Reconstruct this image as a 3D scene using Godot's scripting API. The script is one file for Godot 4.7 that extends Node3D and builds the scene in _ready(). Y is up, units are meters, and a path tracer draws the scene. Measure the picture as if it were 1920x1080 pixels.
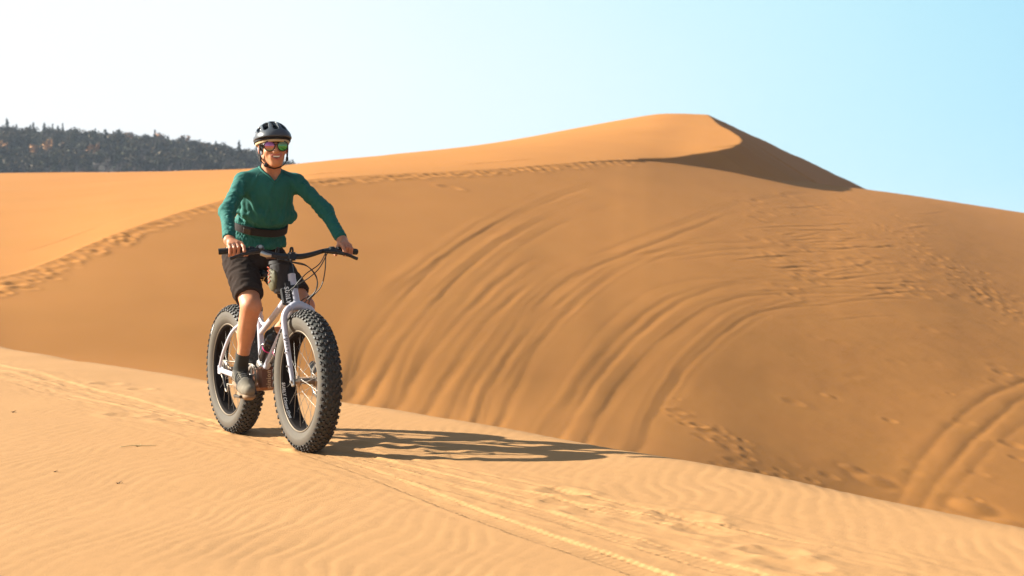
extends Node3D

# ------------------------------------------------------------------ shared state
const FOC := 3300.0            # focal length in pixels of a 1920 x 1080 frame
const EYE := 1.05              # camera height above the sand of the ridge
const HORIZON := 479.5         # row of the horizon in that frame
const HEADING := 0.498         # the bicycle's heading, from straight at the camera to the right
const CONTACT := Vector3(-1.108, 0.0, -9.48)   # where the front tyre stands

var used := {}
var rng := RandomNumberGenerator.new()
var mats := {}
var bike_frame := Transform3D()

func numbered(called: String) -> String:
	used[called] = used.get(called, 0) + 1
	return called if used[called] == 1 else "%s_%03d" % [called, used[called] - 1]

func tag(o: Node, label := "", category := "", group := "", kind := "") -> void:
	if label: o.set_meta("label", label)
	if category: o.set_meta("category", category)
	if group: o.set_meta("group", group)
	if kind: o.set_meta("kind", kind)

func thing(called: String, label: String, category: String, where: Transform3D, group := "") -> Node3D:
	var o := Node3D.new()
	o.name = numbered(called)
	o.transform = where
	add_child(o)
	tag(o, label, category, group)
	return o

func part(called: String, m: Mesh, mat: Material, parent: Node, label := "") -> MeshInstance3D:
	var o := MeshInstance3D.new()
	o.name = called if parent != self else numbered(called)
	o.mesh = m
	if mat: o.material_override = mat
	parent.add_child(o, true)
	if label: o.set_meta("label", label)
	return o

func mat(called: String, c: Color, rough := 0.6, metal := 0.0, vertex := false) -> StandardMaterial3D:
	if mats.has(called): return mats[called]
	var m := StandardMaterial3D.new()
	m.resource_name = called
	m.albedo_color = c.linear_to_srgb()
	m.roughness = rough
	m.metallic = metal
	m.vertex_color_use_as_albedo = vertex
	mats[called] = m
	return m

func noise_map(seed_: int, freq: float, normal := false, strength := 4.0, size := 256) -> NoiseTexture2D:
	var n := FastNoiseLite.new()
	n.seed = seed_
	n.frequency = freq
	n.fractal_octaves = 4
	var t := NoiseTexture2D.new()
	t.width = size
	t.height = size
	t.seamless = true
	t.noise = n
	t.as_normal_map = normal
	t.bump_strength = strength
	return t

func noise3(seed_: int, freq: float, octaves := 3) -> FastNoiseLite:
	var n := FastNoiseLite.new()
	n.seed = seed_
	n.frequency = freq
	n.noise_type = FastNoiseLite.TYPE_SIMPLEX_SMOOTH
	n.fractal_octaves = octaves
	return n

# a smooth curve through (xs, ys), with tangents that do not overshoot
func curve(xs: PackedFloat32Array, ys: PackedFloat32Array, x: float) -> float:
	var n := xs.size()
	if x <= xs[0]: return ys[0]
	if x >= xs[n - 1]: return ys[n - 1]
	var i := 0
	while x > xs[i + 1]: i += 1
	var h := xs[i + 1] - xs[i]
	var s := (ys[i + 1] - ys[i]) / h
	var m0 := s if i == 0 else _tangent(xs, ys, i)
	var m1 := s if i == n - 2 else _tangent(xs, ys, i + 1)
	var t := (x - xs[i]) / h
	var t2 := t * t
	var t3 := t2 * t
	return ys[i] * (2.0 * t3 - 3.0 * t2 + 1.0) + m0 * h * (t3 - 2.0 * t2 + t) + ys[i + 1] * (3.0 * t2 - 2.0 * t3) + m1 * h * (t3 - t2)

func _tangent(xs: PackedFloat32Array, ys: PackedFloat32Array, i: int) -> float:
	var a := (ys[i] - ys[i - 1]) / (xs[i] - xs[i - 1])
	var b := (ys[i + 1] - ys[i]) / (xs[i + 1] - xs[i])
	return 0.0 if a * b <= 0.0 else 2.0 * a * b / (a + b)

func _ready() -> void:
	rng.seed = 7
	# ---- camera
	var camera := Camera3D.new()
	camera.name = "camera"
	camera.position = Vector3(0, EYE, 0)
	camera.rotation.x = -atan((540.0 - HORIZON) / FOC)
	camera.fov = rad_to_deg(2.0 * atan(540.0 / FOC))
	camera.near = 0.1
	camera.far = 9000.0
	var lens := CameraAttributesPhysical.new()
	lens.frustum_focal_length = 12.0 / tan(deg_to_rad(camera.fov) / 2.0)
	lens.frustum_focus_distance = 9.8
	lens.frustum_near = 0.1
	lens.frustum_far = 9000.0
	lens.exposure_aperture = 5.6
	camera.attributes = lens
	add_child(camera)
	camera.current = true
	# ---- sky, sun and exposure
	var exposure := 2.95
	var to_sun := Vector3(-cos(deg_to_rad(25.4)) * cos(deg_to_rad(10.0)), sin(deg_to_rad(25.4)), -cos(deg_to_rad(25.4)) * sin(deg_to_rad(10.0)))
	var world := WorldEnvironment.new()
	world.name = "world_environment"
	var env := Environment.new()
	env.background_mode = Environment.BG_SKY
	env.sky = Sky.new()
	env.sky.sky_material = sky_panorama(to_sun)
	env.background_energy_multiplier = 1.0 / exposure
	env.tonemap_mode = Environment.TONE_MAPPER_LINEAR
	env.tonemap_exposure = exposure
	env.sdfgi_enabled = true
	env.ssao_enabled = true
	env.ssil_enabled = true
	env.fog_enabled = true
	env.fog_density = 0.0003
	env.fog_light_color = Color(0.86, 0.92, 1.0)
	world.environment = env
	add_child(world)
	var sun := DirectionalLight3D.new()
	sun.name = "sun"
	sun.light_color = Color(1.0, 0.98, 0.92)
	sun.light_energy = 1.6
	sun.light_angular_distance = 0.5
	sun.shadow_enabled = true
	var up := Vector3.UP
	var bx := up.cross(to_sun).normalized()
	sun.basis = Basis(bx, to_sun.cross(bx).normalized(), to_sun)
	add_child(sun)
	# ---- the place, then the things in it
	var e := Vector3(sin(HEADING), 0, cos(HEADING))
	bike_frame = Transform3D(Basis(e, Vector3.UP, e.cross(Vector3.UP)), CONTACT)
	desert_ground()
	near_ridge()
	great_dune()
	wooded_hill()
	bicycle()
	rider()
	debris()

func sky_panorama(to_sun: Vector3) -> PanoramaSkyMaterial:
	var w := 512
	var h := 256
	var im := Image.create(w, h, false, Image.FORMAT_RGBF)
	var ang := PackedFloat32Array([0, 12, 35, 62, 72, 82, 90, 98, 130, 180])
	var cr := PackedFloat32Array([1.12, 1.10, 1.06, 1.03, 0.98, 0.78, 0.58, 0.42, 0.20, 0.16])
	var cg := PackedFloat32Array([1.10, 1.08, 1.05, 1.04, 1.02, 0.97, 0.89, 0.77, 0.27, 0.20])
	var cb := PackedFloat32Array([1.04, 1.04, 1.04, 1.04, 1.04, 1.02, 0.99, 0.96, 0.38, 0.29])
	var wisps := noise3(5, 2.2, 4)
	for y in h:
		var el := (0.5 - (y + 0.5) / h) * PI
		for x in w:
			var az := ((x + 0.5) / w - 0.5) * TAU
			var d := Vector3(-sin(az) * cos(el), sin(el), cos(az) * cos(el))
			var flat := Vector3(d.x, maxf(d.y, 0.0) , d.z).normalized()
			var a := rad_to_deg(acos(clampf(flat.dot(to_sun), -1.0, 1.0)))
			# the haze thins with height
			var high := smoothstep(0.0, 0.9, maxf(d.y, 0.0))
			a = a + high * 75.0 * smoothstep(10.0, 40.0, a)
			a += 1.2 * wisps.get_noise_3d(d.x, d.y * 3.0, d.z)
			var c := Color(curve(ang, cr, a), curve(ang, cg, a), curve(ang, cb, a))
			if d.y < 0.0:
				c = c.lerp(Color(0.62, 0.47, 0.30), smoothstep(0.0, 0.15, -d.y))
			im.set_pixel(x, y, c)
	var m := PanoramaSkyMaterial.new()
	m.panorama = ImageTexture.create_from_image(im)
	return m

# ------------------------------------------------------------------ terrain
func sand(called: String, c: Color, tile: float, strength: float) -> StandardMaterial3D:
	var m := mat(called, c, 0.95)
	m.normal_enabled = true
	m.normal_texture = noise_map(11, 0.35, true, 2.0, 512)
	m.normal_scale = strength
	m.uv1_triplanar = true
	m.uv1_world_triplanar = true
	m.uv1_scale = Vector3.ONE * tile
	m.vertex_color_use_as_albedo = true
	m.metallic_specular = 0.25
	var grain := noise_map(12, 0.22, false, 1.0, 512)
	var ramp := Gradient.new()
	ramp.set_color(0, Color(0.90, 0.895, 0.88))
	ramp.set_color(1, Color(1.0, 1.0, 1.0))
	grain.color_ramp = ramp
	m.albedo_texture = grain
	return m

# a mesh from a grid of points, row after row; rows run away from the camera, columns to the right
func grid_mesh(v: PackedVector3Array, rows: int, cols: int, tint: PackedColorArray) -> ArrayMesh:
	var nrm := PackedVector3Array()
	nrm.resize(v.size())
	for i in rows:
		var i0 := maxi(i - 1, 0) * cols
		var i1 := mini(i + 1, rows - 1) * cols
		for j in cols:
			var a := v[i1 + j] - v[i0 + j]
			var b := v[i * cols + mini(j + 1, cols - 1)] - v[i * cols + maxi(j - 1, 0)]
			nrm[i * cols + j] = b.cross(a).normalized()
	var idx := PackedInt32Array()
	idx.resize((rows - 1) * (cols - 1) * 6)
	var k := 0
	for i in rows - 1:
		for j in cols - 1:
			var p := i * cols + j
			idx[k] = p; idx[k + 1] = p + cols; idx[k + 2] = p + 1
			idx[k + 3] = p + 1; idx[k + 4] = p + cols; idx[k + 5] = p + cols + 1
			k += 6
	var arr := []
	arr.resize(Mesh.ARRAY_MAX)
	arr[Mesh.ARRAY_VERTEX] = v
	arr[Mesh.ARRAY_NORMAL] = nrm
	if tint.size(): arr[Mesh.ARRAY_COLOR] = tint
	arr[Mesh.ARRAY_INDEX] = idx
	var m := ArrayMesh.new()
	m.add_surface_from_arrays(Mesh.PRIMITIVE_TRIANGLES, arr)
	return m

func desert_ground() -> void:
	var pm := PlaneMesh.new()
	pm.size = Vector2(9000, 9000)
	var o := part("ground", pm, sand("desert sand", Color(0.45, 0.2, 0.05), 0.2, 0.3), self)
	o.position.y = -7.0
	tag(o, "flat desert sand far below the dunes", "ground", "", "structure")

# ---- the ridge in front. s runs along the ridge towards the camera, t across it towards the valley
var n_low := noise3(21, 0.28, 3)
var n_mid := noise3(22, 1.6, 3)
var n_warp := noise3(23, 0.9, 2)
var n_amp := noise3(24, 0.5, 2)
var n_fine := noise3(25, 7.0, 3)

# tracks on the ridge: [t at four places of s, half width, depth, rough, s from, s to]
var ridge_s := PackedFloat32Array([-24.0, -14.0, -11.0, -9.0, -7.0, -5.0, -3.0])
var ridge_tracks := [
	[PackedFloat32Array([3.75, 3.70, 3.62, 3.56, 3.36, 3.16, 2.95]), 0.062, 0.012, 1.0, -30.0, 0.0],
	[PackedFloat32Array([3.45, 3.55, 3.60, 3.66, 3.74, 3.90, 4.05]), 0.050, 0.008, 1.0, -30.0, -5.2],
	[PackedFloat32Array([3.20, 3.35, 3.48, 3.62, 3.55, 3.45, 3.40]), 0.055, 0.0055, 0.8, -30.0, 0.0],
	[PackedFloat32Array([3.90, 3.85, 3.78, 3.84, 3.93, 4.02, 4.10]), 0.018, 0.005, 1.0, -10.5, -4.6],
]
# scuffs and footprints on the ridge: (s, t, radius, depth)
var ridge_prints := [
	Vector4(-6.75, 3.92, 0.10, 0.030), Vector4(-6.45, 3.80, 0.11, 0.022), Vector4(-5.85, 3.97, 0.12, 0.034), Vector4(-5.55, 3.85, 0.10, 0.02),
	Vector4(-6.15, 3.70, 0.09, 0.018), Vector4(-5.0, 3.78, 0.10, 0.03), Vector4(-4.75, 3.66, 0.11, 0.026), Vector4(-5.3, 3.55, 0.10, 0.016),
	Vector4(-11.4, 3.30, 0.12, 0.03), Vector4(-10.9, 3.44, 0.09, 0.02), Vector4(-13.6, 4.05, 0.10, 0.026), Vector4(-14.3, 3.98, 0.12, 0.03),
	Vector4(-8.75, 4.05, 0.10, 0.035), Vector4(-8.5, 4.22, 0.09, 0.02), Vector4(-8.95, 3.92, 0.12, 0.03), Vector4(-9.3, 3.80, 0.10, 0.022),
	Vector4(-8.3, 3.85, 0.08, 0.018), Vector4(-8.15, 4.1, 0.09, 0.02), Vector4(-9.9, 3.75, 0.1, 0.02),
]

func ridge_height(x: float, d: float) -> float:
	var s := 0.4777 * x - 0.8785 * d
	var t := 0.8785 * x + 0.4777 * d
	var edge := 5.06 - 0.60 * smoothstep(-9.5, -21.0, s) - 0.10 * smoothstep(-7.0, -4.0, s) - 0.02 * sin(s * 0.9)
	var h := 0.022 * n_low.get_noise_2d(x, d) * smoothstep(0.0, 3.0, absf(t - 3.56) + absf(s + 9.0) * 0.4)
	var over := t - (edge - 0.15 + 0.07 * smoothstep(-10.0, -20.0, s))
	var calm := 1.0
	if over > 0.0:
		var q := 0.4 * over * over
		if over > 0.75: q = 0.225 + 0.6 * (over - 0.75)
		h -= q
		calm = smoothstep(2.0, 0.3, over)
	if t < 1.5: h -= 0.012 * (1.5 - t) * (1.5 - t) * smoothstep(1.5, -2.0, t)
	if d < 26.0 and d > 3.0 and calm > 0.0:
		# wind ripples
		var wx := x + 0.10 * n_warp.get_noise_2d(x * 1.1, d * 0.8) + 0.022 * n_mid.get_noise_2d(x * 1.6, d * 1.1)
		var amp := 0.00052 + 0.0005 * smoothstep(-0.25, 0.5, n_amp.get_noise_2d(x, d * 0.6))
		var ph := (wx * 0.985 - d * 0.13) * TAU / 0.078
		var ripple := amp * (sin(ph) + 0.28 * sin(2.0 * ph + 0.9)) * (0.72 + 0.7 * n_warp.get_noise_2d(x * 2.6 + 50.0, d * 1.4))
		# tyre tracks, in the sand between and beside them
		var track := 0.0
		var flatten := 0.0
		var tread := 0.0
		if t > 2.7 and t < 4.4:
			for k in ridge_tracks.size():
				var tr = ridge_tracks[k]
				if s < tr[4] or s > tr[5]: continue
				var hw: float = tr[1]
				var c: float = curve(ridge_s, tr[0], s) + 0.012 * sin(s * 2.3 + k * 1.7)
				var a := (t - c) / hw
				var aa := absf(a)
				if aa > 3.2: continue
				var fade := smoothstep(tr[4], tr[4] + 0.8, s) * smoothstep(tr[5], tr[5] - 0.8, s)
				var depth: float = tr[2] * fade * (0.8 + 0.5 * n_mid.get_noise_2d(s * 0.8 + k * 9.0, t))
				if aa < 1.0:
					track = minf(track, -0.75 * depth * (1.0 - 0.25 * aa * aa))
					flatten = maxf(flatten, fade)
					var lug := sin(s * TAU / 0.047 + (0.0 if fmod(aa, 0.66) < 0.33 else PI)) * sin(a * PI * 3.0)
					tread += 0.0026 * lug * (0.6 + 0.8 * n_mid.get_noise_2d(s * 3.0, t * 3.0)) * fade * float(tr[3])
				if aa > 0.82 and aa < 1.12:
					tread -= 0.0062 * fade * float(tr[3]) * maxf(0.0, sin(s * TAU / 0.052 + k))
				else:
					var berm := exp(-pow((aa - 1.25) / 0.45, 2.0))
					track += depth * 0.10 * berm * (0.75 + 0.25 * sin(s * TAU / 0.047))
					flatten = maxf(flatten, fade * smoothstep(2.6, 1.2, aa))
		var near_band := smoothstep(0.75, 0.2, absf(t - 3.62 - 0.12 * smoothstep(-8.0, -5.0, s)))
		var scuff := 0.0032 * near_band * n_fine.get_noise_2d(s * 0.5, t * 1.6) + 0.003 * near_band * n_mid.get_noise_2d(s * 0.6, t * 2.2)
		for p: Vector4 in ridge_prints:
			var ds := s - p.x
			var dt := t - p.y
			if absf(ds) > 0.4 or absf(dt) > 0.3: continue
			var rr := sqrt(ds * ds * 0.5 + dt * dt) / p.z + 0.25 * n_mid.get_noise_2d(x * 3.0, d * 3.0)
			if rr < 2.2:
				track += 0.36 * p.w * (-exp(-rr * rr * 2.2) + 0.55 * exp(-pow((rr - 1.2) / 0.35, 2.0)))
		h += calm * (ripple * (1.0 - 0.92 * flatten) * (1.0 - 0.5 * near_band) + track + tread + scuff)
		# sand pushed up beside the standing tyres
		for sc: float in [-8.857, -9.987]:
			var es := (s - sc) / 0.15
			if absf(es) < 2.0:
				h += exp(-es * es) * (0.013 * exp(-pow((absf(t - 3.556) - 0.078) / 0.028, 2.0)) * (1.0 + 0.8 * n_fine.get_noise_2d(x * 2.0, d * 2.0)))
		h += 0.0012 * n_fine.get_noise_2d(x * 0.8, d * 0.8)
	return maxf(h, -6.0)

func near_ridge() -> void:
	var ds := PackedFloat32Array()
	var d := -20.0
	while d < 3.5:
		ds.append(d)
		d += 1.4 if d < 0.0 else 0.4
	while d < 27.0:
		ds.append(d)
		d += clampf(0.017 * pow(d / 7.0, 1.6), 0.014, 0.09)
	var us := PackedFloat32Array()   # x at eight metres from the camera
	var x := -14.0
	while x < 14.0:
		us.append(x)
		var out := maxf(absf(x) - 2.7, 0.0)
		x += 0.0125 + 0.12 * out
	var rows := ds.size()
	var cols := us.size()
	var v := PackedVector3Array()
	v.resize(rows * cols)
	for i in rows:
		var dd := ds[i]
		var wide := maxf(dd + 1.5, 5.0) / 9.5
		for j in cols:
			var xx := us[j] * wide
			v[i * cols + j] = Vector3(xx, ridge_height(xx, dd), -dd)
	var tint := PackedColorArray()
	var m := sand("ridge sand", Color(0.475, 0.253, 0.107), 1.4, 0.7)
	tint.resize(v.size())
	for i in v.size():
		var g := 1.0 + 0.05 * n_mid.get_noise_2d(v[i].x * 0.4, v[i].z * 0.4)
		tint[i] = Color(g, g, g * 0.99)
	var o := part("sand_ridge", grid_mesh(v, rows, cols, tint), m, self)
	tag(o, "rippled pale sand ridge with tyre tracks along its crest, under the bicycle", "ground", "", "structure")

# ---- the great dune behind, laid out along lines of sight: for each azimuth a toe, a crest and a skyline
var az := PackedFloat32Array([-1500, -500, 0, 240, 430, 600, 900, 1190, 1300, 1420, 1620, 1920, 2400, 3300])
var crest_row := PackedFloat32Array([600, 570, 520, 430, 372, 335, 318, 300, 298, 335, 352, 400, 450, 470])
var crest_d := PackedFloat32Array([30, 30, 33.6, 39.4, 44.6, 49.2, 55.3, 63.7, 67.5, 70, 77.3, 89.5, 99.3, 95])
var toe_d := PackedFloat32Array([19, 19.5, 26.9, 26.9, 26.7, 26.2, 26.2, 26.6, 27.6, 28.1, 29.4, 28.9, 28.3, 26])
var toe_y := PackedFloat32Array([0.07, 0.04, -0.6, -0.82, -1.04, -1.31, -1.73, -2.16, -2.44, -2.71, -3.24, -3.69, -4.43, -4.31])
var top_az := PackedFloat32Array([-1500, -500, 0, 200, 440, 590, 900, 1080, 1180, 1250, 1310, 1400, 1600, 3300])
var top_row := PackedFloat32Array([345, 335, 325, 322, 318, 305, 272, 241, 222, 212.5, 210, 209, 209, 209])
var top_d := PackedFloat32Array([72, 72, 72, 74, 76, 79, 85, 88.5, 90, 91, 92, 93, 93, 93])
# brink of the upper dune: column, row, distance
var brink := [Vector3(1190, 300, 64.3), Vector3(1250, 298.5, 66.3), Vector3(1300, 298, 68.6), Vector3(1345, 293, 70), Vector3(1372, 287, 71.5), Vector3(1386, 280, 73), Vector3(1391, 270, 75), Vector3(1386, 262, 77), Vector3(1370, 253, 79.6),
	Vector3(1352, 244, 82.5), Vector3(1342, 234, 85), Vector3(1337, 225, 87), Vector3(1327, 215.5, 90), Vector3(1375, 237.5, 97), Vector3(1420, 258.5, 104), Vector3(1470, 282, 111), Vector3(1520, 305.5, 118), Vector3(1570, 329, 125), Vector3(1620, 352.5, 132), Vector3(1720, 395, 145)]
var brink_at := PackedVector3Array()

class Column:
	var d0: float; var y0: float; var d1: float; var y1: float; var sd1: float; var sy1: float; var d2: float; var y2: float; var bend: float; var px: float; var soft: float

func column(px: float) -> Column:
	var c := Column.new()
	c.px = px
	c.d0 = eased(toe_d, px)
	c.y0 = eased(toe_y, px)
	c.d1 = eased(crest_d, px)
	c.y1 = EYE + (HORIZON - eased(crest_row, px)) / FOC * c.d1
	var q := px if px < 1230.0 else (px - (px - 1230.0) * (px - 1230.0) / 160.0 if px < 1310.0 else 1270.0)
	c.sd1 = curve(az, crest_d, q)
	c.sy1 = EYE + (HORIZON - curve(az, crest_row, q)) / FOC * c.sd1
	c.d2 = curve(top_az, top_d, px)
	c.y2 = EYE + (HORIZON - curve(top_az, top_row, px)) / FOC * c.d2
	c.bend = 0.33 * smoothstep(1250.0, 900.0, px)
	c.soft = smoothstep(1000.0, 1800.0, px)
	return c

func eased(ys: PackedFloat32Array, px: float) -> float:
	var wide := 34.0 * smoothstep(900.0, 1200.0, px) + 14.0
	var sum := 0.0
	for k in 7: sum += curve(az, ys, px + (k - 3) * wide)
	return sum / 7.0

func face_height(c: Column, d: float) -> float:
	if d <= c.d0: return c.y0 - 0.02 * (c.d0 - d)
	if d > c.d1: 
		var e := d - c.d1
		return c.y1 - (0.12 * e * e if e < 2.0 else 0.48 + 0.48 * (e - 2.0)) * lerpf(1.0, 0.8, c.soft)
	var s := (d - c.d0) / (c.d1 - c.d0)
	var g := s * s / 0.4 if s < 0.2 else s - 0.1
	g /= 0.9
	var r := 1.0 - (1.0 - s) * (1.0 - s)
	g = lerpf(g, lerpf(g, r, 0.55), c.soft)
	return lerpf(c.y0, c.y1, g)

func stoss_height(c: Column, d: float) -> float:
	if d <= c.d2:
		var s := (d - c.sd1) / (c.d2 - c.sd1)
		return lerpf(c.sy1, c.y2, s * (1.0 + c.bend - c.bend * s))
	var e := d - c.d2
	return c.y2 - (0.006 * e * e if e < 14.0 else 1.176 + 0.17 * (e - 14.0))

var slip_roof := false

func slip_height(x: float, d: float) -> float:
	var best := 1e9
	var found := 0.0
	var yb := 0.0
	var seg := 0
	for i in brink_at.size() - 1:
		var a := brink_at[i]
		var b := brink_at[i + 1]
		var ex := b.x - a.x
		var ez := b.z - a.z
		var l2 := ex * ex + ez * ez
		var t := clampf(((x - a.x) * ex + (d - a.z) * ez) / l2, 0.0, 1.0)
		var dx := x - a.x - ex * t
		var dz := d - a.z - ez * t
		var dd := dx * dx + dz * dz
		if dd < best:
			best = dd
			yb = lerpf(a.y, b.y, t)
			found = ex * (d - a.z) - ez * (x - a.x)
			seg = i
	var sd := sqrt(best)
	slip_roof = found >= 0.0 and seg >= 12 and d > 90.0
	if slip_roof: return yb - 0.2 * sd
	return yb - 0.64 * sd if found < 0.0 else 1e6

func dune_height(c: Column, d: float) -> float:
	if d < c.d1 - 2.5 and c.px < 1280.0 or d < c.d1 - 5.0: return face_height(c, d)
	if c.px < 1200.0:
		return face_height(c, d) if d < c.d1 else maxf(stoss_height(c, d), -8.0)
	var f := face_height(c, d)
	var x := (c.px - 960.0) / FOC * d
	var u := stoss_height(c, d)
	if c.px >= 1200.0:
		var q := slip_height(x, d)
		u = q if slip_roof or d > 90.0 and q < 1e5 else minf(u, q)
	if d < c.d1: u -= pow(maxf(0.0, 1345.0 - c.px) / 45.0, 1.5) * 0.35
	return maxf(maxf(f, u), -8.0)

# where the line of sight through a column and row of the frame meets the dune's near face
func on_face(px: float, row: float) -> Vector2:
	var c := column(px)
	var d := c.d0
	while d < c.d1:
		if HORIZON - (face_height(c, d) - EYE) / d * FOC <= row: break
		d += 0.08
	return Vector2((px - 960.0) / FOC * d, d)

const R_CELL := 0.055
const R_X := -14.0
const R_D := 24.0
const R_W := 764
const R_H := 1173
var relief := PackedFloat32Array()
var n_wob := noise3(31, 0.35, 3)
var n_dust := noise3(32, 0.9, 4)

func relief_at(x: float, d: float) -> float:
	var fx := (x - R_X) / R_CELL
	var fd := (d - R_D) / R_CELL
	if fx < 0.0 or fd < 0.0 or fx >= R_W - 1.001 or fd >= R_H - 1.001: return 0.0
	var i := int(fx)
	var j := int(fd)
	fx -= i
	fd -= j
	var k := j * R_W + i
	return lerpf(lerpf(relief[k], relief[k + 1], fx), lerpf(relief[k + R_W], relief[k + R_W + 1], fx), fd)

# a slide or wheel track down the face: a rounded berm with a sharp groove on its right side
func slide(pts: Array, width: float, depth: float, sharp := 1.0, soft_ends := 0.18) -> void:
	var c := Curve2D.new()
	for k in pts.size():
		var p: Vector2 = on_face(pts[k].x, pts[k].y)
		var a: Vector2 = on_face(pts[maxi(k - 1, 0)].x, pts[maxi(k - 1, 0)].y)
		var b: Vector2 = on_face(pts[mini(k + 1, pts.size() - 1)].x, pts[mini(k + 1, pts.size() - 1)].y)
		var h := (b - a) / 6.0
		c.add_point(p, -h, h)
		if k == pts.size() - 1 and pts[-1].y - pts[0].y > 150.0: c.add_point(p + (p - a).normalized() * 5.0)
	var line := c.tessellate_even_length(4, 0.35)
	var near := {}
	var total := line.size() - 1
	var reach := width * 1.9
	for i in total:
		var a := line[i]
		var b := line[i + 1]
		var e := b - a
		var l2 := maxf(e.length_squared(), 1e-6)
		var side := Vector2(-e.y, e.x) / sqrt(l2)
		if side.x < 0.0: side = -side
		var i0 := maxi(int((minf(a.x, b.x) - reach - R_X) / R_CELL), 0)
		var i1 := mini(int((maxf(a.x, b.x) + reach - R_X) / R_CELL) + 1, R_W - 1)
		var j0 := maxi(int((minf(a.y, b.y) - reach - R_D) / R_CELL), 0)
		var j1 := mini(int((maxf(a.y, b.y) + reach - R_D) / R_CELL) + 1, R_H - 1)
		for j in range(j0, j1 + 1):
			for k in range(i0, i1 + 1):
				var p := Vector2(R_X + k * R_CELL, R_D + j * R_CELL)
				var q := p - a
				var t := clampf(q.dot(e) / l2, 0.0, 1.0)
				var dv := q - e * t
				var dd := dv.length()
				if dd > reach: continue
				var key := j * R_W + k
				var old = near.get(key)
				if old == null or dd < absf(old.x):
					near[key] = Vector2(dd * signf(dv.dot(side)), (i + t) / total)
	for key: int in near:
		var o: Vector2 = near[key]
		var px := R_X + (key % R_W) * R_CELL
		var pd := R_D + (key / R_W) * R_CELL
		var along := smoothstep(0.0, soft_ends, o.y) * smoothstep(1.0, 1.0 - soft_ends * (0.1 if pts[-1].y - pts[0].y > 150.0 else 1.0), o.y)
		var a := o.x / width + 0.16 * n_wob.get_noise_2d(px * 1.2, pd * 1.2)
		var berm := exp(-pow((a + 0.35) / 0.5, 2.0))
		var groove := exp(-pow((a - 0.42) / lerpf(0.34, 0.19, sharp), 2.0))
		relief[key] += depth * along * (berm * 0.026 - groove * 0.050) * (0.85 + 0.9 * n_wob.get_noise_2d(px * 0.35 + 40.0, pd * 0.35))

func dent(x: float, d: float, r: float, depth: float) -> void:
	for j in range(int((d - r * 2.4 - R_D) / R_CELL), int((d + r * 2.4 - R_D) / R_CELL) + 2):
		for i in range(int((x - r * 2.4 - R_X) / R_CELL), int((x + r * 2.4 - R_X) / R_CELL) + 2):
			if i < 0 or j < 0 or i >= R_W or j >= R_H: continue
			var q := Vector2(R_X + i * R_CELL - x, R_D + j * R_CELL - d).length() / r
			relief[j * R_W + i] += 0.2 * depth * (-exp(-q * q * 1.6) + 0.5 * exp(-pow((q - 1.35) / 0.45, 2.0)))

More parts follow.
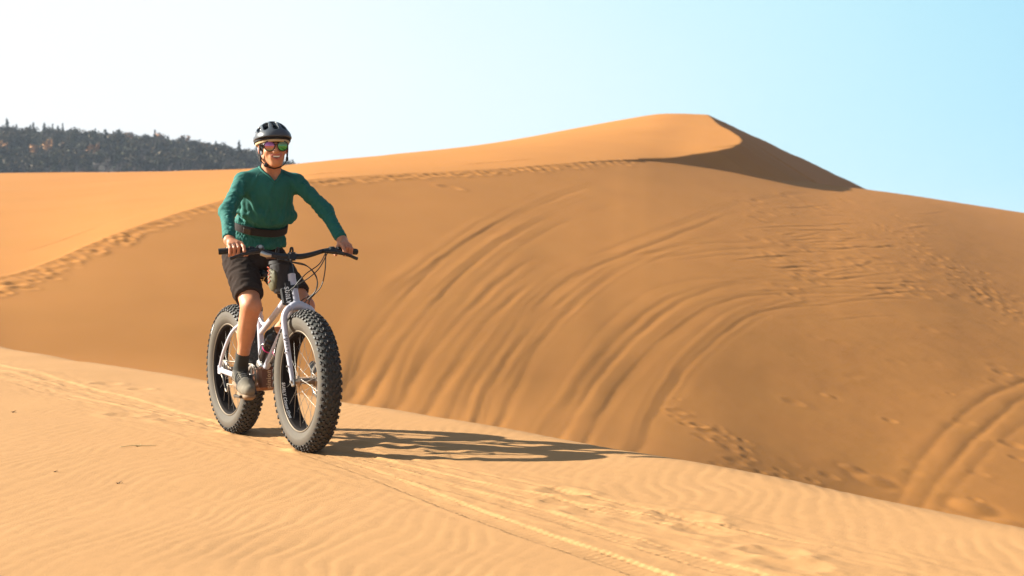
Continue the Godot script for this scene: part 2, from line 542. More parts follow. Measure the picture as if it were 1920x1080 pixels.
func great_dune() -> void:
	relief.resize(R_W * R_H)
	for b: Vector3 in brink:
		brink_at.append(Vector3((b.x - 960.0) / FOC * b.z, stoss_height(column(b.x), b.z) if b.z < 90.0 else EYE + (HORIZON - b.y) / FOC * b.z, b.z))
	var L := func(a: Array) -> Array:
		var o := []
		for k in range(0, a.size(), 2): o.append(Vector2(a[k], a[k + 1]))
		return o
	# the fan of slides, left to right
	var fan := [
		[[1230, 312, 1100, 340, 980, 385, 860, 455, 750, 530, 690, 600, 650, 690, 640, 770], 0.41, 0.085, 0.2],
		[[1190, 330, 1060, 362, 940, 415, 820, 495, 720, 585, 665, 680, 640, 775], 0.33, 0.102, 0.5],
		[[1110, 362, 1010, 392, 905, 445, 800, 530, 710, 630, 655, 720], 0.37, 0.111, 0.5],
		[[1085, 385, 1000, 418, 900, 475, 810, 560, 735, 655, 690, 735], 0.31, 0.111, 0.9],
		[[1180, 375, 1060, 410, 960, 465, 860, 555, 780, 660, 735, 755], 0.37, 0.085, 0.4],
		[[1010, 470, 930, 525, 850, 605, 780, 690, 725, 770], 0.31, 0.119, 0.8],
		[[1000, 520, 915, 590, 850, 675, 800, 745, 775, 785], 0.30, 0.111, 0.7],
		[[1420, 378, 1330, 412, 1240, 448, 1150, 482, 1060, 522, 975, 590, 905, 680, 860, 750, 835, 800], 0.31, 0.136, 0.9],
		[[1290, 462, 1170, 480, 1100, 505, 1040, 548, 980, 615, 930, 700, 890, 790], 0.30, 0.119, 0.8],
		[[1090, 535, 1020, 580, 955, 650, 900, 730, 870, 800], 0.31, 0.136, 0.9],
		[[1340, 440, 1220, 470, 1120, 520, 1040, 590, 970, 680, 925, 780], 0.33, 0.068, 0.3],
		[[1330, 530, 1240, 560, 1160, 620, 1090, 700, 1030, 780, 1000, 815], 0.31, 0.111, 0.8],
		[[1480, 522, 1360, 534, 1260, 570, 1170, 640, 1100, 720, 1050, 800], 0.27, 0.085, 0.5],
		[[1720, 552, 1560, 548, 1440, 550, 1350, 562, 1270, 604, 1190, 672, 1125, 750, 1075, 830], 0.34, 0.170, 1.0],
		[[1660, 562, 1560, 560, 1470, 570, 1400, 590, 1330, 636, 1270, 696, 1215, 775, 1180, 850], 0.34, 0.170, 1.0],
	]
	for k in fan.size():
		slide(L.call(fan[k][0]), fan[k][1], fan[k][2], fan[k][3])
		# fainter and older slides between them
		var from: Array = L.call(fan[k][0])
		for extra in 5:
			var pts := []
			var shift := Vector2(rng.randf_range(-46, 46), rng.randf_range(-18, 18))
			for q: Vector2 in from: pts.append(q + shift * (0.4 + 0.6 * (from[-1].y - q.y) / 400.0))
			pts = pts.slice(rng.randi_range(0, 1), pts.size())
			slide(pts, rng.randf_range(0.17, 0.30), rng.randf_range(0.03, 0.08), rng.randf_range(0.3, 1.0))
	# tracks across the slope
	for k in 22:
		var y0 := rng.randf_range(400, 600)
		var x1 := rng.randf_range(1500, 1800)
		var l := rng.randf_range(120, 330)
		slide([Vector2(x1, y0 + rng.randf_range(-4, 4)), Vector2(x1 - l * 0.5, y0), Vector2(x1 - l, y0 + rng.randf_range(2, 22))], rng.randf_range(0.12, 0.22), rng.randf_range(0.12, 0.28), 0.8, 0.4)
	slide(L.call([1660, 470, 1500, 462, 1380, 464, 1260, 478, 1150, 500]), 0.34, 0.09, 0.8)
	slide(L.call([1720, 452, 1600, 462, 1480, 474, 1360, 476, 1240, 492]), 0.3, 0.09, 0.9)
	slide(L.call([1640, 440, 1520, 446, 1400, 452, 1300, 456, 1200, 470]), 0.3, 0.07, 0.8)
	slide(L.call([1560, 520, 1470, 526, 1380, 520, 1290, 524, 1200, 545]), 0.3, 0.09, 0.9)
	slide(L.call([1600, 352, 1480, 362, 1380, 380, 1290, 412, 1200, 440]), 0.5, 0.07, 0.3)
	# two wheel tracks in the hollow at the right
	slide(L.call([2040, 690, 1920, 712, 1830, 750, 1760, 808, 1705, 880, 1670, 940, 1650, 985]), 0.30, 0.22, 0.5, 0.1)
	slide(L.call([2040, 712, 1920, 740, 1860, 782, 1800, 838, 1745, 905, 1715, 950, 1690, 1000]), 0.32, 0.24, 0.5, 0.1)
	slide(L.call([2020, 770, 1920, 790, 1840, 850, 1780, 920, 1740, 985]), 0.3, 0.1, 0.3)
	# trampled and churned sand
	rng.seed = 41
	for k in 200:
		var p := Vector2(rng.randf_range(1380, 1760), rng.randf_range(360, 560))
		p.x += (p.y - 360.0) * 0.35
		var q := on_face(p.x, p.y)
		dent(q.x, q.y, rng.randf_range(0.10, 0.30), rng.randf_range(0.012, 0.07))
	for k in 26:
		var p := Vector2(rng.randf_range(1420, 1680), rng.randf_range(375, 560))
		var l := rng.randf_range(40, 130)
		slide([p, p + Vector2(l * 0.5, rng.randf_range(-4, 6)), p + Vector2(l, rng.randf_range(-8, 8))], rng.randf_range(0.12, 0.26), rng.randf_range(0.16, 0.40), 0.9, 0.4)
	for k in 120:
		var f := rng.randf()
		var p := Vector2(lerpf(1660, 1960, f) + rng.randfn() * 16.0, lerpf(420, 620, f) + rng.randfn() * 12.0)
		var q := on_face(p.x, p.y)
		dent(q.x, q.y, rng.randf_range(0.09, 0.18), rng.randf_range(0.03, 0.10))
	for k in 46:
		var f := rng.randf()
		var p := Vector2(lerpf(1270, 1460, f) + rng.randfn() * 18.0, lerpf(770, 905, f) + rng.randfn() * 14.0)
		var q := on_face(p.x, p.y)
		dent(q.x, q.y, rng.randf_range(0.08, 0.17), rng.randf_range(0.015, 0.06))
	for k in 34:
		var p := Vector2(rng.randf_range(1300, 1920), rng.randf_range(600, 960))
		var q := on_face(p.x, p.y)
		dent(q.x, q.y, rng.randf_range(0.08, 0.22), rng.randf_range(0.01, 0.05))
	for s: Vector4 in [Vector4(1640, 900, 0.3, -0.10), Vector4(1600, 880, 0.2, -0.06), Vector4(1825, 952, 0.34, -0.12), Vector4(1890, 985, 0.3, -0.07), Vector4(1670, 790, 0.14, 0.06), Vector4(1880, 700, 0.2, 0.07), Vector4(1900, 835, 0.22, 0.09), Vector4(1910, 860, 0.16, 0.06), Vector4(842, 352, 0.28, 0.10), Vector4(858, 355, 0.2, 0.06), Vector4(1555, 745, 0.14, -0.05)]:
		var q := on_face(s.x, s.y)
		dent(q.x, q.y, s.z, s.w)
	# footprints along the crest and the trampled patch at the left
	for k in 150:
		var f := k / 149.0
		var px := lerpf(-40, 1180, f)
		var q := on_face(px, curve(az, crest_row, px) + 3.0 + (14.0 * (1.0 - f) if k % 2 else 5.0) + rng.randf_range(-2, 3))
		dent(q.x, q.y, rng.randf_range(0.12, 0.2), rng.randf_range(0.05, 0.10) * (0.7 + 0.6 * smoothstep(450.0, 800.0, px)))
	for k in 70:
		var f := rng.randf()
		var px := lerpf(-40, 250, f)
		var q := on_face(px, curve(az, crest_row, px) + lerpf(26, 14, f) + rng.randfn() * 7.0)
		dent(q.x, q.y, rng.randf_range(0.09, 0.17), rng.randf_range(0.03, 0.08))
	for k in 16:
		var q := on_face(rng.randf_range(196, 246), rng.randf_range(440, 460))
		dent(q.x, q.y, rng.randf_range(0.08, 0.14), rng.randf_range(0.05, 0.09))
	slide(L.call([-30, 520, 40, 498, 110, 474, 190, 448]), 0.12, 0.07, 0.9)
	slide(L.call([-30, 532, 60, 500, 150, 468]), 0.1, 0.05, 0.9)
	# the mesh
	var pxs := PackedFloat32Array()
	var px := -1300.0
	while px < 3100.0:
		pxs.append(px)
		px += 3.5 if px > -60.0 and px < 1980.0 else 30.0
	var ds := PackedFloat32Array()
	var d := 20.0
	while d < 240.0:
		ds.append(d)
		d += 0.075 if d < 40.0 else (0.1 if d < 97.0 else (0.35 if d < 140.0 else 6.0))
	var rows := ds.size()
	var cols := pxs.size()
	var v := PackedVector3Array()
	v.resize(rows * cols)
	var tint := PackedColorArray()
	tint.resize(rows * cols)
	for j in cols:
		var c := column(pxs[j])
		var u := (pxs[j] - 960.0) / FOC
		for i in rows:
			var dd := ds[i]
			var x := u * dd
			var h := dune_height(c, dd)
			if dd < c.d1 + 3.0:
				h += relief_at(x, dd) * (1.0 if dd < c.d1 else smoothstep(3.0, 0.0, dd - c.d1))
				h += 0.006 * n_dust.get_noise_2d(x * 1.1, dd * 1.1) * c.soft + 0.012 * n_wob.get_noise_2d(x * 0.6, dd * 0.6)
			else:
				h += 0.05 * n_wob.get_noise_2d(x * 0.3, dd * 0.3)
			v[i * cols + j] = Vector3(x, h, -dd)
			var g := 1.0 + 0.05 * n_dust.get_noise_2d(x * 0.35, dd * 0.35)
			tint[i * cols + j] = Color(g, g * (1.0 + 0.02 * n_wob.get_noise_2d(x, dd)), g)
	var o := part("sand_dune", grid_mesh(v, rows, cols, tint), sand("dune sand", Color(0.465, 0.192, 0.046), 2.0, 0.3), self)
	tag(o, "tall orange sand dune with slide tracks fanning down its near face", "dune", "", "structure")
# ------------------------------------------------------------------ mesh helpers
func st_new() -> SurfaceTool:
	var st := SurfaceTool.new()
	st.begin(Mesh.PRIMITIVE_TRIANGLES)
	return st

func done(st: SurfaceTool, smooth := true) -> ArrayMesh:
	st.index()
	if smooth: st.generate_normals()
	return st.commit()

func raw_mesh(v: PackedVector3Array, idx: PackedInt32Array, tint := PackedColorArray(), nrm := PackedVector3Array()) -> ArrayMesh:
	if nrm.is_empty(): nrm = normals_of(v, idx)
	var arr := []
	arr.resize(Mesh.ARRAY_MAX)
	arr[Mesh.ARRAY_VERTEX] = v
	arr[Mesh.ARRAY_NORMAL] = nrm
	if tint.size(): arr[Mesh.ARRAY_COLOR] = tint
	arr[Mesh.ARRAY_INDEX] = idx
	var m := ArrayMesh.new()
	m.add_surface_from_arrays(Mesh.PRIMITIVE_TRIANGLES, arr)
	return m

func normals_of(v: PackedVector3Array, idx: PackedInt32Array) -> PackedVector3Array:
	var n := PackedVector3Array()
	n.resize(v.size())
	for k in range(0, idx.size(), 3):
		var a := v[idx[k]]
		var f := (v[idx[k + 2]] - a).cross(v[idx[k + 1]] - a)
		n[idx[k]] += f
		n[idx[k + 1]] += f
		n[idx[k + 2]] += f
	for k in n.size():
		n[k] = n[k].normalized() if n[k].length_squared() > 0.0 else Vector3.UP
	return n

# collects several pieces into one mesh
class Heap:
	static func orient(m: Dictionary) -> void:
		var vol := 0.0
		var v: PackedVector3Array = m.v
		var idx: PackedInt32Array = m.idx
		var mid := Vector3.ZERO
		for p in v: mid += p
		mid /= maxi(v.size(), 1)
		for k in range(0, idx.size(), 3):
			vol += (v[idx[k]] - mid).dot((v[idx[k + 2]] - mid).cross(v[idx[k + 1]] - mid))
		if vol < 0.0:
			for k in range(0, idx.size(), 3):
				var t := idx[k]
				idx[k] = idx[k + 1]
				idx[k + 1] = t
			m.idx = idx
	var v := PackedVector3Array()
	var idx := PackedInt32Array()
	var tint := PackedColorArray()
	func add(m: Dictionary, c := Color.WHITE, turn := true) -> void:
		if turn: Heap.orient(m)
		var first := v.size()
		v.append_array(m.v)
		for i: int in m.idx: idx.append(first + i)
		for i in m.v.size(): tint.append(c)

func mesh_of(m: Dictionary) -> ArrayMesh:
	Heap.orient(m)
	return raw_mesh(m.v, m.idx)

func heap_mesh(h: Heap) -> ArrayMesh:
	return raw_mesh(h.v, h.idx, h.tint)

# a round bar that follows pts, with a radius at each point
func tube(pts: Array, radii: Variant, sides := 10, flat := 1.0, smooth_path := 0, up_hint := Vector3.UP) -> Dictionary:
	var P := PackedVector3Array()
	var R := PackedFloat32Array()
	var n0 := pts.size()
	for i in n0:
		P.append(pts[i])
		R.append(radii[i] if radii is Array else radii)
	if smooth_path > 0 and n0 > 2:
		var Q := PackedVector3Array()
		var S := PackedFloat32Array()
		for i in n0 - 1:
			for k in smooth_path:
				var t := float(k) / smooth_path
				Q.append(P[i].cubic_interpolate(P[i + 1], P[maxi(i - 1, 0)], P[mini(i + 2, n0 - 1)], t))
				S.append(lerpf(R[i], R[i + 1], t))
		Q.append(P[n0 - 1])
		S.append(R[n0 - 1])
		P = Q
		R = S
	var n := P.size()
	var v := PackedVector3Array()
	var idx := PackedInt32Array()
	var t0 := (P[1] - P[0]).normalized()
	var u := up_hint - t0 * up_hint.dot(t0)
	if u.length() < 0.05: u = Vector3.RIGHT - t0 * t0.x
	if u.length() < 0.05: u = Vector3.BACK - t0 * t0.z
	u = u.normalized()
	for i in n:
		var t := (P[mini(i + 1, n - 1)] - P[maxi(i - 1, 0)]).normalized()
		u = (u - t * u.dot(t)).normalized()
		var w := t.cross(u)
		for k in sides:
			var a := TAU * k / sides
			v.append(P[i] + (u * cos(a) * flat + w * sin(a)) * R[i])
	for i in n - 1:
		for k in sides:
			var a := i * sides + k
			var b := i * sides + (k + 1) % sides
			idx.append_array([a, a + sides, b, b, a + sides, b + sides])
	var e := v.size()
	# caps have vertices of their own, so their rims stay crisp
	for k in sides: v.append(v[k])
	v.append(P[0])
	for k in sides: idx.append_array([e + sides, e + k, e + (k + 1) % sides])
	var g := v.size()
	for k in sides: v.append(v[(n - 1) * sides + k])
	v.append(P[n - 1])
	for k in sides: idx.append_array([g + sides, g + (k + 1) % sides, g + k])
	return {"v": v, "idx": idx}

# a profile of (radius, along) turned about the axis z through c
func lathe(c: Vector3, profile: PackedVector2Array, sides: int, axis := Vector3.BACK, closed := false) -> Dictionary:
	var v := PackedVector3Array()
	var idx := PackedInt32Array()
	var u := Vector3.UP if absf(axis.y) < 0.9 else Vector3.RIGHT
	u = (u - axis * u.dot(axis)).normalized()
	var w := axis.cross(u)
	var n := profile.size()
	for k in sides:
		var a := TAU * k / sides
		var rdir := u * cos(a) + w * sin(a)
		for p in profile: v.append(c + rdir * p.x + axis * p.y)
	for k in sides:
		var q := (k + 1) % sides
		for i in (n if closed else n - 1):
			var j := (i + 1) % n
			idx.append_array([k * n + i, q * n + i, k * n + j, k * n + j, q * n + i, q * n + j])
	return {"v": v, "idx": idx}

# a box with chamfered edges
func block(size: Vector3, at := Transform3D(), bevel := 0.1) -> Dictionary:
	var h := size * 0.5
	var b := minf(h.x, minf(h.y, h.z)) * bevel * 2.0
	b = minf(b, minf(h.x, minf(h.y, h.z)) * 0.95)
	var v := PackedVector3Array()
	var idx := PackedInt32Array()
	var id := {}
	for sx: float in [-1.0, 1.0]:
		for sy: float in [-1.0, 1.0]:
			for sz: float in [-1.0, 1.0]:
				for ax in 3:
					var p := Vector3(sx * (h.x - (0.0 if ax == 0 else b)), sy * (h.y - (0.0 if ax == 1 else b)), sz * (h.z - (0.0 if ax == 2 else b)))
					id[[sx, sy, sz, ax]] = v.size()
					v.append(p)
	var quad := func(a: int, b2: int, c: int, d: int) -> void:
		var m := (v[a] + v[b2] + v[c] + v[d]) * 0.25
		if (v[c] - v[a]).cross(v[b2] - v[a]).dot(m) < 0.0: idx.append_array([a, c, b2, a, d, c])
		else: idx.append_array([a, b2, c, a, c, d])
	for ax in 3:
		var o1 := (ax + 1) % 3
		var o2 := (ax + 2) % 3
		for s: float in [-1.0, 1.0]:
			var r := []
			for c: Vector2 in [Vector2(-1, -1), Vector2(1, -1), Vector2(1, 1), Vector2(-1, 1)]:
				var k := [0.0, 0.0, 0.0, ax]
				k[ax] = s
				k[o1] = c.x
				k[o2] = c.y
				r.append(id[k])
			quad.call(r[0], r[1], r[2], r[3])
		# the edges along ax
		for s1: float in [-1.0, 1.0]:
			for s2: float in [-1.0, 1.0]:
				var r := []
				for e: Array in [[-1.0, o1], [1.0, o1], [1.0, o2], [-1.0, o2]]:
					var k := [0.0, 0.0, 0.0, e[1]]
					k[ax] = e[0]
					k[o1] = s1
					k[o2] = s2
					r.append(id[k])
				quad.call(r[0], r[1], r[2], r[3])
	for sx: float in [-1.0, 1.0]:
		for sy: float in [-1.0, 1.0]:
			for sz: float in [-1.0, 1.0]:
				var a: int = id[[sx, sy, sz, 0]]
				var b2: int = id[[sx, sy, sz, 1]]
				var c: int = id[[sx, sy, sz, 2]]
				if (v[c] - v[a]).cross(v[b2] - v[a]).dot(v[a]) < 0.0: idx.append_array([a, c, b2])
				else: idx.append_array([a, b2, c])
	var out := PackedVector3Array()
	var oi := PackedInt32Array()
	for i in idx:       # every face with its own vertices: crisp chamfers
		oi.append(out.size())
		out.append(at * v[i])
	return {"v": out, "idx": oi}

func basis_to(dir: Vector3, up := Vector3.UP) -> Basis:   # x along dir, y near up
	var x := dir.normalized()
	var z := x.cross(up).normalized()
	return Basis(x, z.cross(x), z)

func ball(c: Vector3, r: Vector3, b := Basis(), rings := 8, sides := 12) -> Dictionary:
	var v := PackedVector3Array()
	var idx := PackedInt32Array()
	for i in rings + 1:
		var a := PI * i / rings
		for k in sides:
			var f := TAU * k / sides
			v.append(c + b * Vector3(r.x * sin(a) * cos(f), r.y * cos(a), r.z * sin(a) * sin(f)))
	for i in rings:
		for k in sides:
			var p := i * sides + k
			var q := i * sides + (k + 1) % sides
			idx.append_array([p, q, p + sides, q, q + sides, p + sides])
	return {"v": v, "idx": idx}

# letters standing on a plane: x along the line, y up, z out of the surface; `place` turns a point of that plane into the model
func letters(text: String, height: float, font_name: String, place: Callable, bold := false) -> ArrayMesh:
	var font := SystemFont.new()
	font.font_names = PackedStringArray([font_name])
	if bold: font.font_weight = 700
	var tm := TextMesh.new()
	tm.text = text
	tm.font = font
	tm.font_size = 24
	tm.pixel_size = height / 17.0
	tm.depth = 0.0006
	var arr := tm.get_mesh_arrays()
	var v: PackedVector3Array = arr[Mesh.ARRAY_VERTEX]
	var idx: PackedInt32Array = arr[Mesh.ARRAY_INDEX]
	for i in v.size(): v[i] = place.call(v[i])
	var o := PackedVector3Array()
	var oi := PackedInt32Array()
	for i in idx:
		oi.append(o.size())
		o.append(v[i])
	return raw_mesh(o, oi)

# ------------------------------------------------------------------ smooth solids from joints
class Solid:
	var kind := PackedInt32Array()      # 0 tapered capsule, 1 ellipsoid
	var a := PackedVector3Array()
	var b := PackedVector3Array()
	var ra := PackedFloat32Array()
	var rb := PackedFloat32Array()
	var k := PackedFloat32Array()
	var rows: Array[Basis] = []
	var rad := PackedVector3Array()
	var cut_n := PackedVector3Array()   # half spaces that are kept: (p - c).n < 0
	var cut_c := PackedVector3Array()
	var hole := PackedByteArray()       # 1 for prims that are taken away
	func bone(p: Vector3, q: Vector3, r0: float, r1: float, blend := 0.02) -> void:
		kind.append(0); a.append(p); b.append(q); ra.append(r0); rb.append(r1); k.append(blend); rows.append(Basis()); rad.append(Vector3.ONE); hole.append(0)
	func egg(c: Vector3, r: Vector3, turn := Basis(), blend := 0.02) -> void:
		kind.append(1); a.append(c); b.append(c); ra.append(maxf(r.x, maxf(r.y, r.z))); rb.append(0.0); k.append(blend); rows.append(turn.inverse()); rad.append(r); hole.append(0)
	func dig() -> void:                  # turns the last prim into a hole
		hole[kind.size() - 1] = 1
	func cut(c: Vector3, n: Vector3) -> void:
		cut_c.append(c); cut_n.append(n.normalized())
	func prim(i: int, p: Vector3) -> float:
		if kind[i] == 0:
			var e := b[i] - a[i]
			var q := p - a[i]
			var t := clampf(q.dot(e) / maxf(e.length_squared(), 1e-9), 0.0, 1.0)
			return (q - e * t).length() - lerpf(ra[i], rb[i], t)
		var w := rows[i] * (p - a[i])
		var s := w / rad[i]
		var k0 := s.length()
		if k0 < 0.01: return -minf(rad[i].x, minf(rad[i].y, rad[i].z))
		var k1 := (s / rad[i]).length()
		return k0 * (k0 - 1.0) / k1
	func at(p: Vector3, ids: PackedInt32Array) -> float:
		var d := 1e3
		for i in ids:
			if hole[i] == 1:
				var h := -prim(i, p)
				var kk := k[i]
				if kk > 0.0:
					var m := maxf(kk - absf(d - h), 0.0) / kk
					d = maxf(d, h) + m * m * kk * 0.25
				else: d = maxf(d, h)
			else:
				var f := prim(i, p)
				var kk := k[i]
				var gap := absf(d - f)
				if gap >= kk: d = minf(d, f)
				else:
					var m := (kk - gap) / kk
					d = minf(d, f) - m * m * kk * 0.25
		for i in cut_c.size():
			d = maxf(d, (p - cut_c[i]).dot(cut_n[i]))
		return d
	func onto(p: Vector3, outward := 0.0) -> Vector3:   # the nearest place on the surface of the prims, holes and cuts left out
		var ids := PackedInt32Array()
		for i in kind.size():
			if hole[i] == 0: ids.append(i)
		var cn := cut_n
		var cc := cut_c
		cut_n = PackedVector3Array()
		cut_c = PackedVector3Array()
		for step in 12:
			var d := at(p, ids) - outward
			var e := 0.002
			var g := Vector3(at(p + Vector3(e, 0, 0), ids), at(p + Vector3(0, e, 0), ids), at(p + Vector3(0, 0, e), ids)) - Vector3.ONE * (d + outward)
			if g.length() < 1e-7: break
			p -= g.normalized() * d * 0.8
		cut_n = cn
		cut_c = cc
		return p
	func bounds() -> AABB:
		var box := AABB(a[0], Vector3.ZERO)
		for i in kind.size():
			if hole[i] == 1: continue
			var r := maxf(ra[i], rb[i]) + 0.03
			box = box.merge(AABB(a[i] - Vector3.ONE * r, Vector3.ONE * r * 2.0))
			box = box.merge(AABB(b[i] - Vector3.ONE * r, Vector3.ONE * r * 2.0))
		return box
	# surface nets: one vertex in each cell that the surface crosses, one quad round each crossed edge
	func nets(cell: float) -> Dictionary:
		const N := 6
		var box := bounds()
		var o := box.position
		var bs := cell * N
		var nb := Vector3i((box.size / bs).ceil())
		var half := bs * 0.8661
		var where := {}
		var v := PackedVector3Array()
		var edges := PackedInt64Array()
		var W := Vector3i(nb * N) + Vector3i.ONE * 2
		var all := PackedInt32Array(range(kind.size()))
		var val := PackedFloat32Array()
		const M := N + 1
		val.resize(M * M * M)
		for bz in nb.z:
			for by in nb.y:
				for bx in nb.x:
					var mid := o + (Vector3(bx, by, bz) + Vector3.ONE * 0.5) * bs
					var best := 1e3
					var ds := PackedFloat32Array()
					for i in all:
						var f := prim(i, mid)
						ds.append(f)
						if hole[i] == 0: best = minf(best, f)
					if best > half * 1.25 + 0.03: continue
					var ids := PackedInt32Array()
					for i in all:
						if ds[i] < maxf(best, -half) + half * 2.6 + k[i] + 0.01: ids.append(i)
					var dm := at(mid, ids)
					if absf(dm) > half * 1.6 + 0.012: continue
					var q := 0
					for z in M:
						for y in M:
							for x in M:
								val[q] = at(o + Vector3(bx * N + x, by * N + y, bz * N + z) * cell, ids)
								q += 1
					for z in N:
						for y in N:
							for x in N:
								var c0 := (z * M + y) * M + x
								var s0 := val[c0] < 0.0
								var n := 0
								var sum := Vector3.ZERO
								for e in 12:
									var ax := e / 4
									var m := e % 4
									var p := Vector3i.ZERO
									if ax == 0: p = Vector3i(0, m & 1, m >> 1)
									elif ax == 1: p = Vector3i(m & 1, 0, m >> 1)
									else: p = Vector3i(m & 1, m >> 1, 0)
									var ia := c0 + (p.z * M + p.y) * M + p.x
									var ib := ia + (1 if ax == 0 else (M if ax == 1 else M * M))
									var va := val[ia]
									var vb := val[ib]
									if (va < 0.0) != (vb < 0.0):
										var pos := Vector3(p)
										pos[ax] += va / (va - vb)
										sum += pos
										n += 1
								if n == 0: continue
								var gx := bx * N + x
								var gy := by * N + y
								var gz := bz * N + z
								var key := (gz * W.y + gy) * W.x + gx
								where[key] = v.size()
								v.append(o + (Vector3(gx, gy, gz) + sum / n) * cell)
								for ax in 3:
									var s1 := val[c0 + (1 if ax == 0 else (M if ax == 1 else M * M))] < 0.0
									if s0 != s1: edges.append(key * 8 + ax * 2 + (1 if s0 else 0))
		var idx := PackedInt32Array()
		for e in edges:
			var key := e >> 3
			var ax := (e >> 1) & 3
			var d1 := W.x if ax == 0 else (W.x * W.y if ax == 1 else 1)
			var d2 := W.x * W.y if ax == 0 else (1 if ax == 1 else W.x)
			var q0: int = where.get(key, -1)
			var q1: int = where.get(key - d1, -1)
			var q2: int = where.get(key - d1 - d2, -1)
			var q3: int = where.get(key - d2, -1)
			if q0 < 0 or q1 < 0 or q2 < 0 or q3 < 0: continue
			if e & 1: idx.append_array([q0, q2, q1, q0, q3, q2])
			else: idx.append_array([q0, q1, q2, q0, q2, q3])
		return {"v": v, "idx": idx}
# ------------------------------------------------------------------ the bicycle, in its own axes: x forward from the front axle, y up, z to the rider's right
const TYRE_R := 0.3185
const TYRE_S := 0.0605

func wheel(parent: Node, at: Vector3, disc_side: float) -> Node3D:
	var rubber := mat("tyre rubber", Color(1, 1, 1), 0.8, 0.0, true)
	var w := Node3D.new()
	w.name = "wheel"
	w.position = at
	parent.add_child(w, true)
	# carcass with dusty sidewalls
	var prof := PackedVector2Array()
	var steps := 40
	for i in steps + 1:
		var f := deg_to_rad(lerpf(-143, 143, float(i) / steps))
		var rr := TYRE_S * (1.0 + 0.03 * cos(2.0 * f))
		prof.append(Vector2(TYRE_R + rr * cos(f), rr * sin(f) * 1.04))
	for i in 9:
		var f := deg_to_rad(lerpf(143, -143, float(i) / 8.0))
		prof.append(Vector2(TYRE_R + 0.052 * cos(f), 0.052 * sin(f)))
	var m := lathe(Vector3.ZERO, prof, 120, Vector3.BACK, true)
	Heap.orient(m)
	var tint := PackedColorArray()
	for k in 120:
		for i in prof.size():
			var ph := absf(lerpf(-143, 143, float(i) / steps)) if i <= steps else 150.0
			var n := 0.5 + 0.5 * n_mid.get_noise_3d(k * 0.22, ph * 0.05, disc_side * 3.0)
			var n2 := 0.5 + 0.5 * n_fine.get_noise_3d(k * 0.12, ph * 0.02, disc_side * 7.0)
			var side := smoothstep(46.0, 72.0, ph + 10.0 * (n - 0.5))
			var c := Color(0.035, 0.032, 0.03).lerp(Color(0.084, 0.062, 0.038), side * (0.72 + 0.5 * (n2 - 0.5)))
			c = c.lerp(Color(0.10, 0.085, 0.065), 0.5 * smoothstep(96.0, 101.0, ph) * smoothstep(110.0, 104.0, ph))
			tint.append(c)
	part("tyre", raw_mesh(m.v, m.idx, tint), rubber, w)
	# tread blocks
	var h := Heap.new()
	var stations := 58
	var rows := [[0.0, 0.020, 0.013], [15.0, 0.017, 0.014], [-15.0, 0.017, 0.014], [30.0, 0.019, 0.014], [-30.0, 0.019, 0.014], [45.0, 0.016, 0.013], [-45.0, 0.016, 0.013], [59.0, 0.018, 0.012], [-59.0, 0.018, 0.012]]
	for k in stations:
		for j in rows.size():
			var a := TAU * (k + (0.5 if (j + 1) / 2 % 2 == 1 else 0.0) + 0.12 * (j % 3)) / stations
			var f := deg_to_rad(rows[j][0])
			var outw := Vector3(cos(a) * cos(f), sin(a) * cos(f), sin(f))
			var along := Vector3(-sin(a), cos(a), 0)
			var across := outw.cross(along)
			var p := Vector3(cos(a), sin(a), 0) * TYRE_R + outw * (TYRE_S + 0.0045)
			var yaw := 0.35 * signf(rows[j][0]) * (1.0 if k % 2 else -0.4)
			var b := Basis(along, outw, across).rotated(outw, yaw)
			var g: float = 0.9 + 0.25 * rng.randf()
			h.add(block(Vector3(rows[j][1], 0.0095, rows[j][2]), Transform3D(b, p), 0.16), Color(0.033, 0.027, 0.022) * g)
	var tread := part("tread", heap_mesh(h), mat("tread rubber", Color(1, 1, 1), 0.62, 0.0, true), w)
	tread.set_meta("kind", "stuff")
	# rim: a wide dark channel with bright edges
	var channel := PackedVector2Array([Vector2(0.276, -0.042), Vector2(0.261, -0.041), Vector2(0.255, -0.030), Vector2(0.255, 0.030), Vector2(0.261, 0.041), Vector2(0.276, 0.042), Vector2(0.269, 0.03), Vector2(0.263, 0.0), Vector2(0.269, -0.03)])
	var rim := part("rim", mesh_of(lathe(Vector3.ZERO, channel, 96, Vector3.BACK, true)), mat("black anodised rim", Color(0.016, 0.0135, 0.0135), 0.55), w)
	for s: float in [-1.0, 1.0]:
		var edge := PackedVector2Array()
		for i in 8:
			var f := TAU * i / 8
			edge.append(Vector2(0.2705 + 0.0046 * cos(f), s * 0.0445 + 0.0028 * sin(f)))
		part("rim_edge", mesh_of(lathe(Vector3.ZERO, edge, 96, Vector3.BACK, true)), mat("brushed rim edge", Color(0.15, 0.115, 0.08), 0.5, 0.6), w)
	# hub
	var hub := PackedVector2Array([Vector2(0.0, -0.068), Vector2(0.013, -0.068), Vector2(0.013, -0.052), Vector2(0.031, -0.051), Vector2(0.031, -0.044), Vector2(0.018, -0.038), Vector2(0.016, 0.038), Vector2(0.031, 0.044), Vector2(0.031, 0.051), Vector2(0.015, 0.054), Vector2(0.015, 0.068), Vector2(0.0, 0.068)])
	part("hub", mesh_of(lathe(Vector3.ZERO, hub, 28)), mat("worn hub metal", Color(0.33, 0.24, 0.17), 0.35, 0.8), w)
	# brake disc on the far side
	var disc := Heap.new()
	disc.add(lathe(Vector3.ZERO, PackedVector2Array([Vector2(0.090, -0.0612), Vector2(0.090, -0.0595), Vector2(0.074, -0.0595), Vector2(0.074, -0.0612)]), 60, Vector3.BACK, true))
	for k in 6:
		var a := TAU * k / 6
		disc.add(tube([Vector3(cos(a) * 0.022, sin(a) * 0.022, -0.0604), Vector3(cos(a + 0.5) * 0.076, sin(a + 0.5) * 0.076, -0.0604)], 0.003, 6))
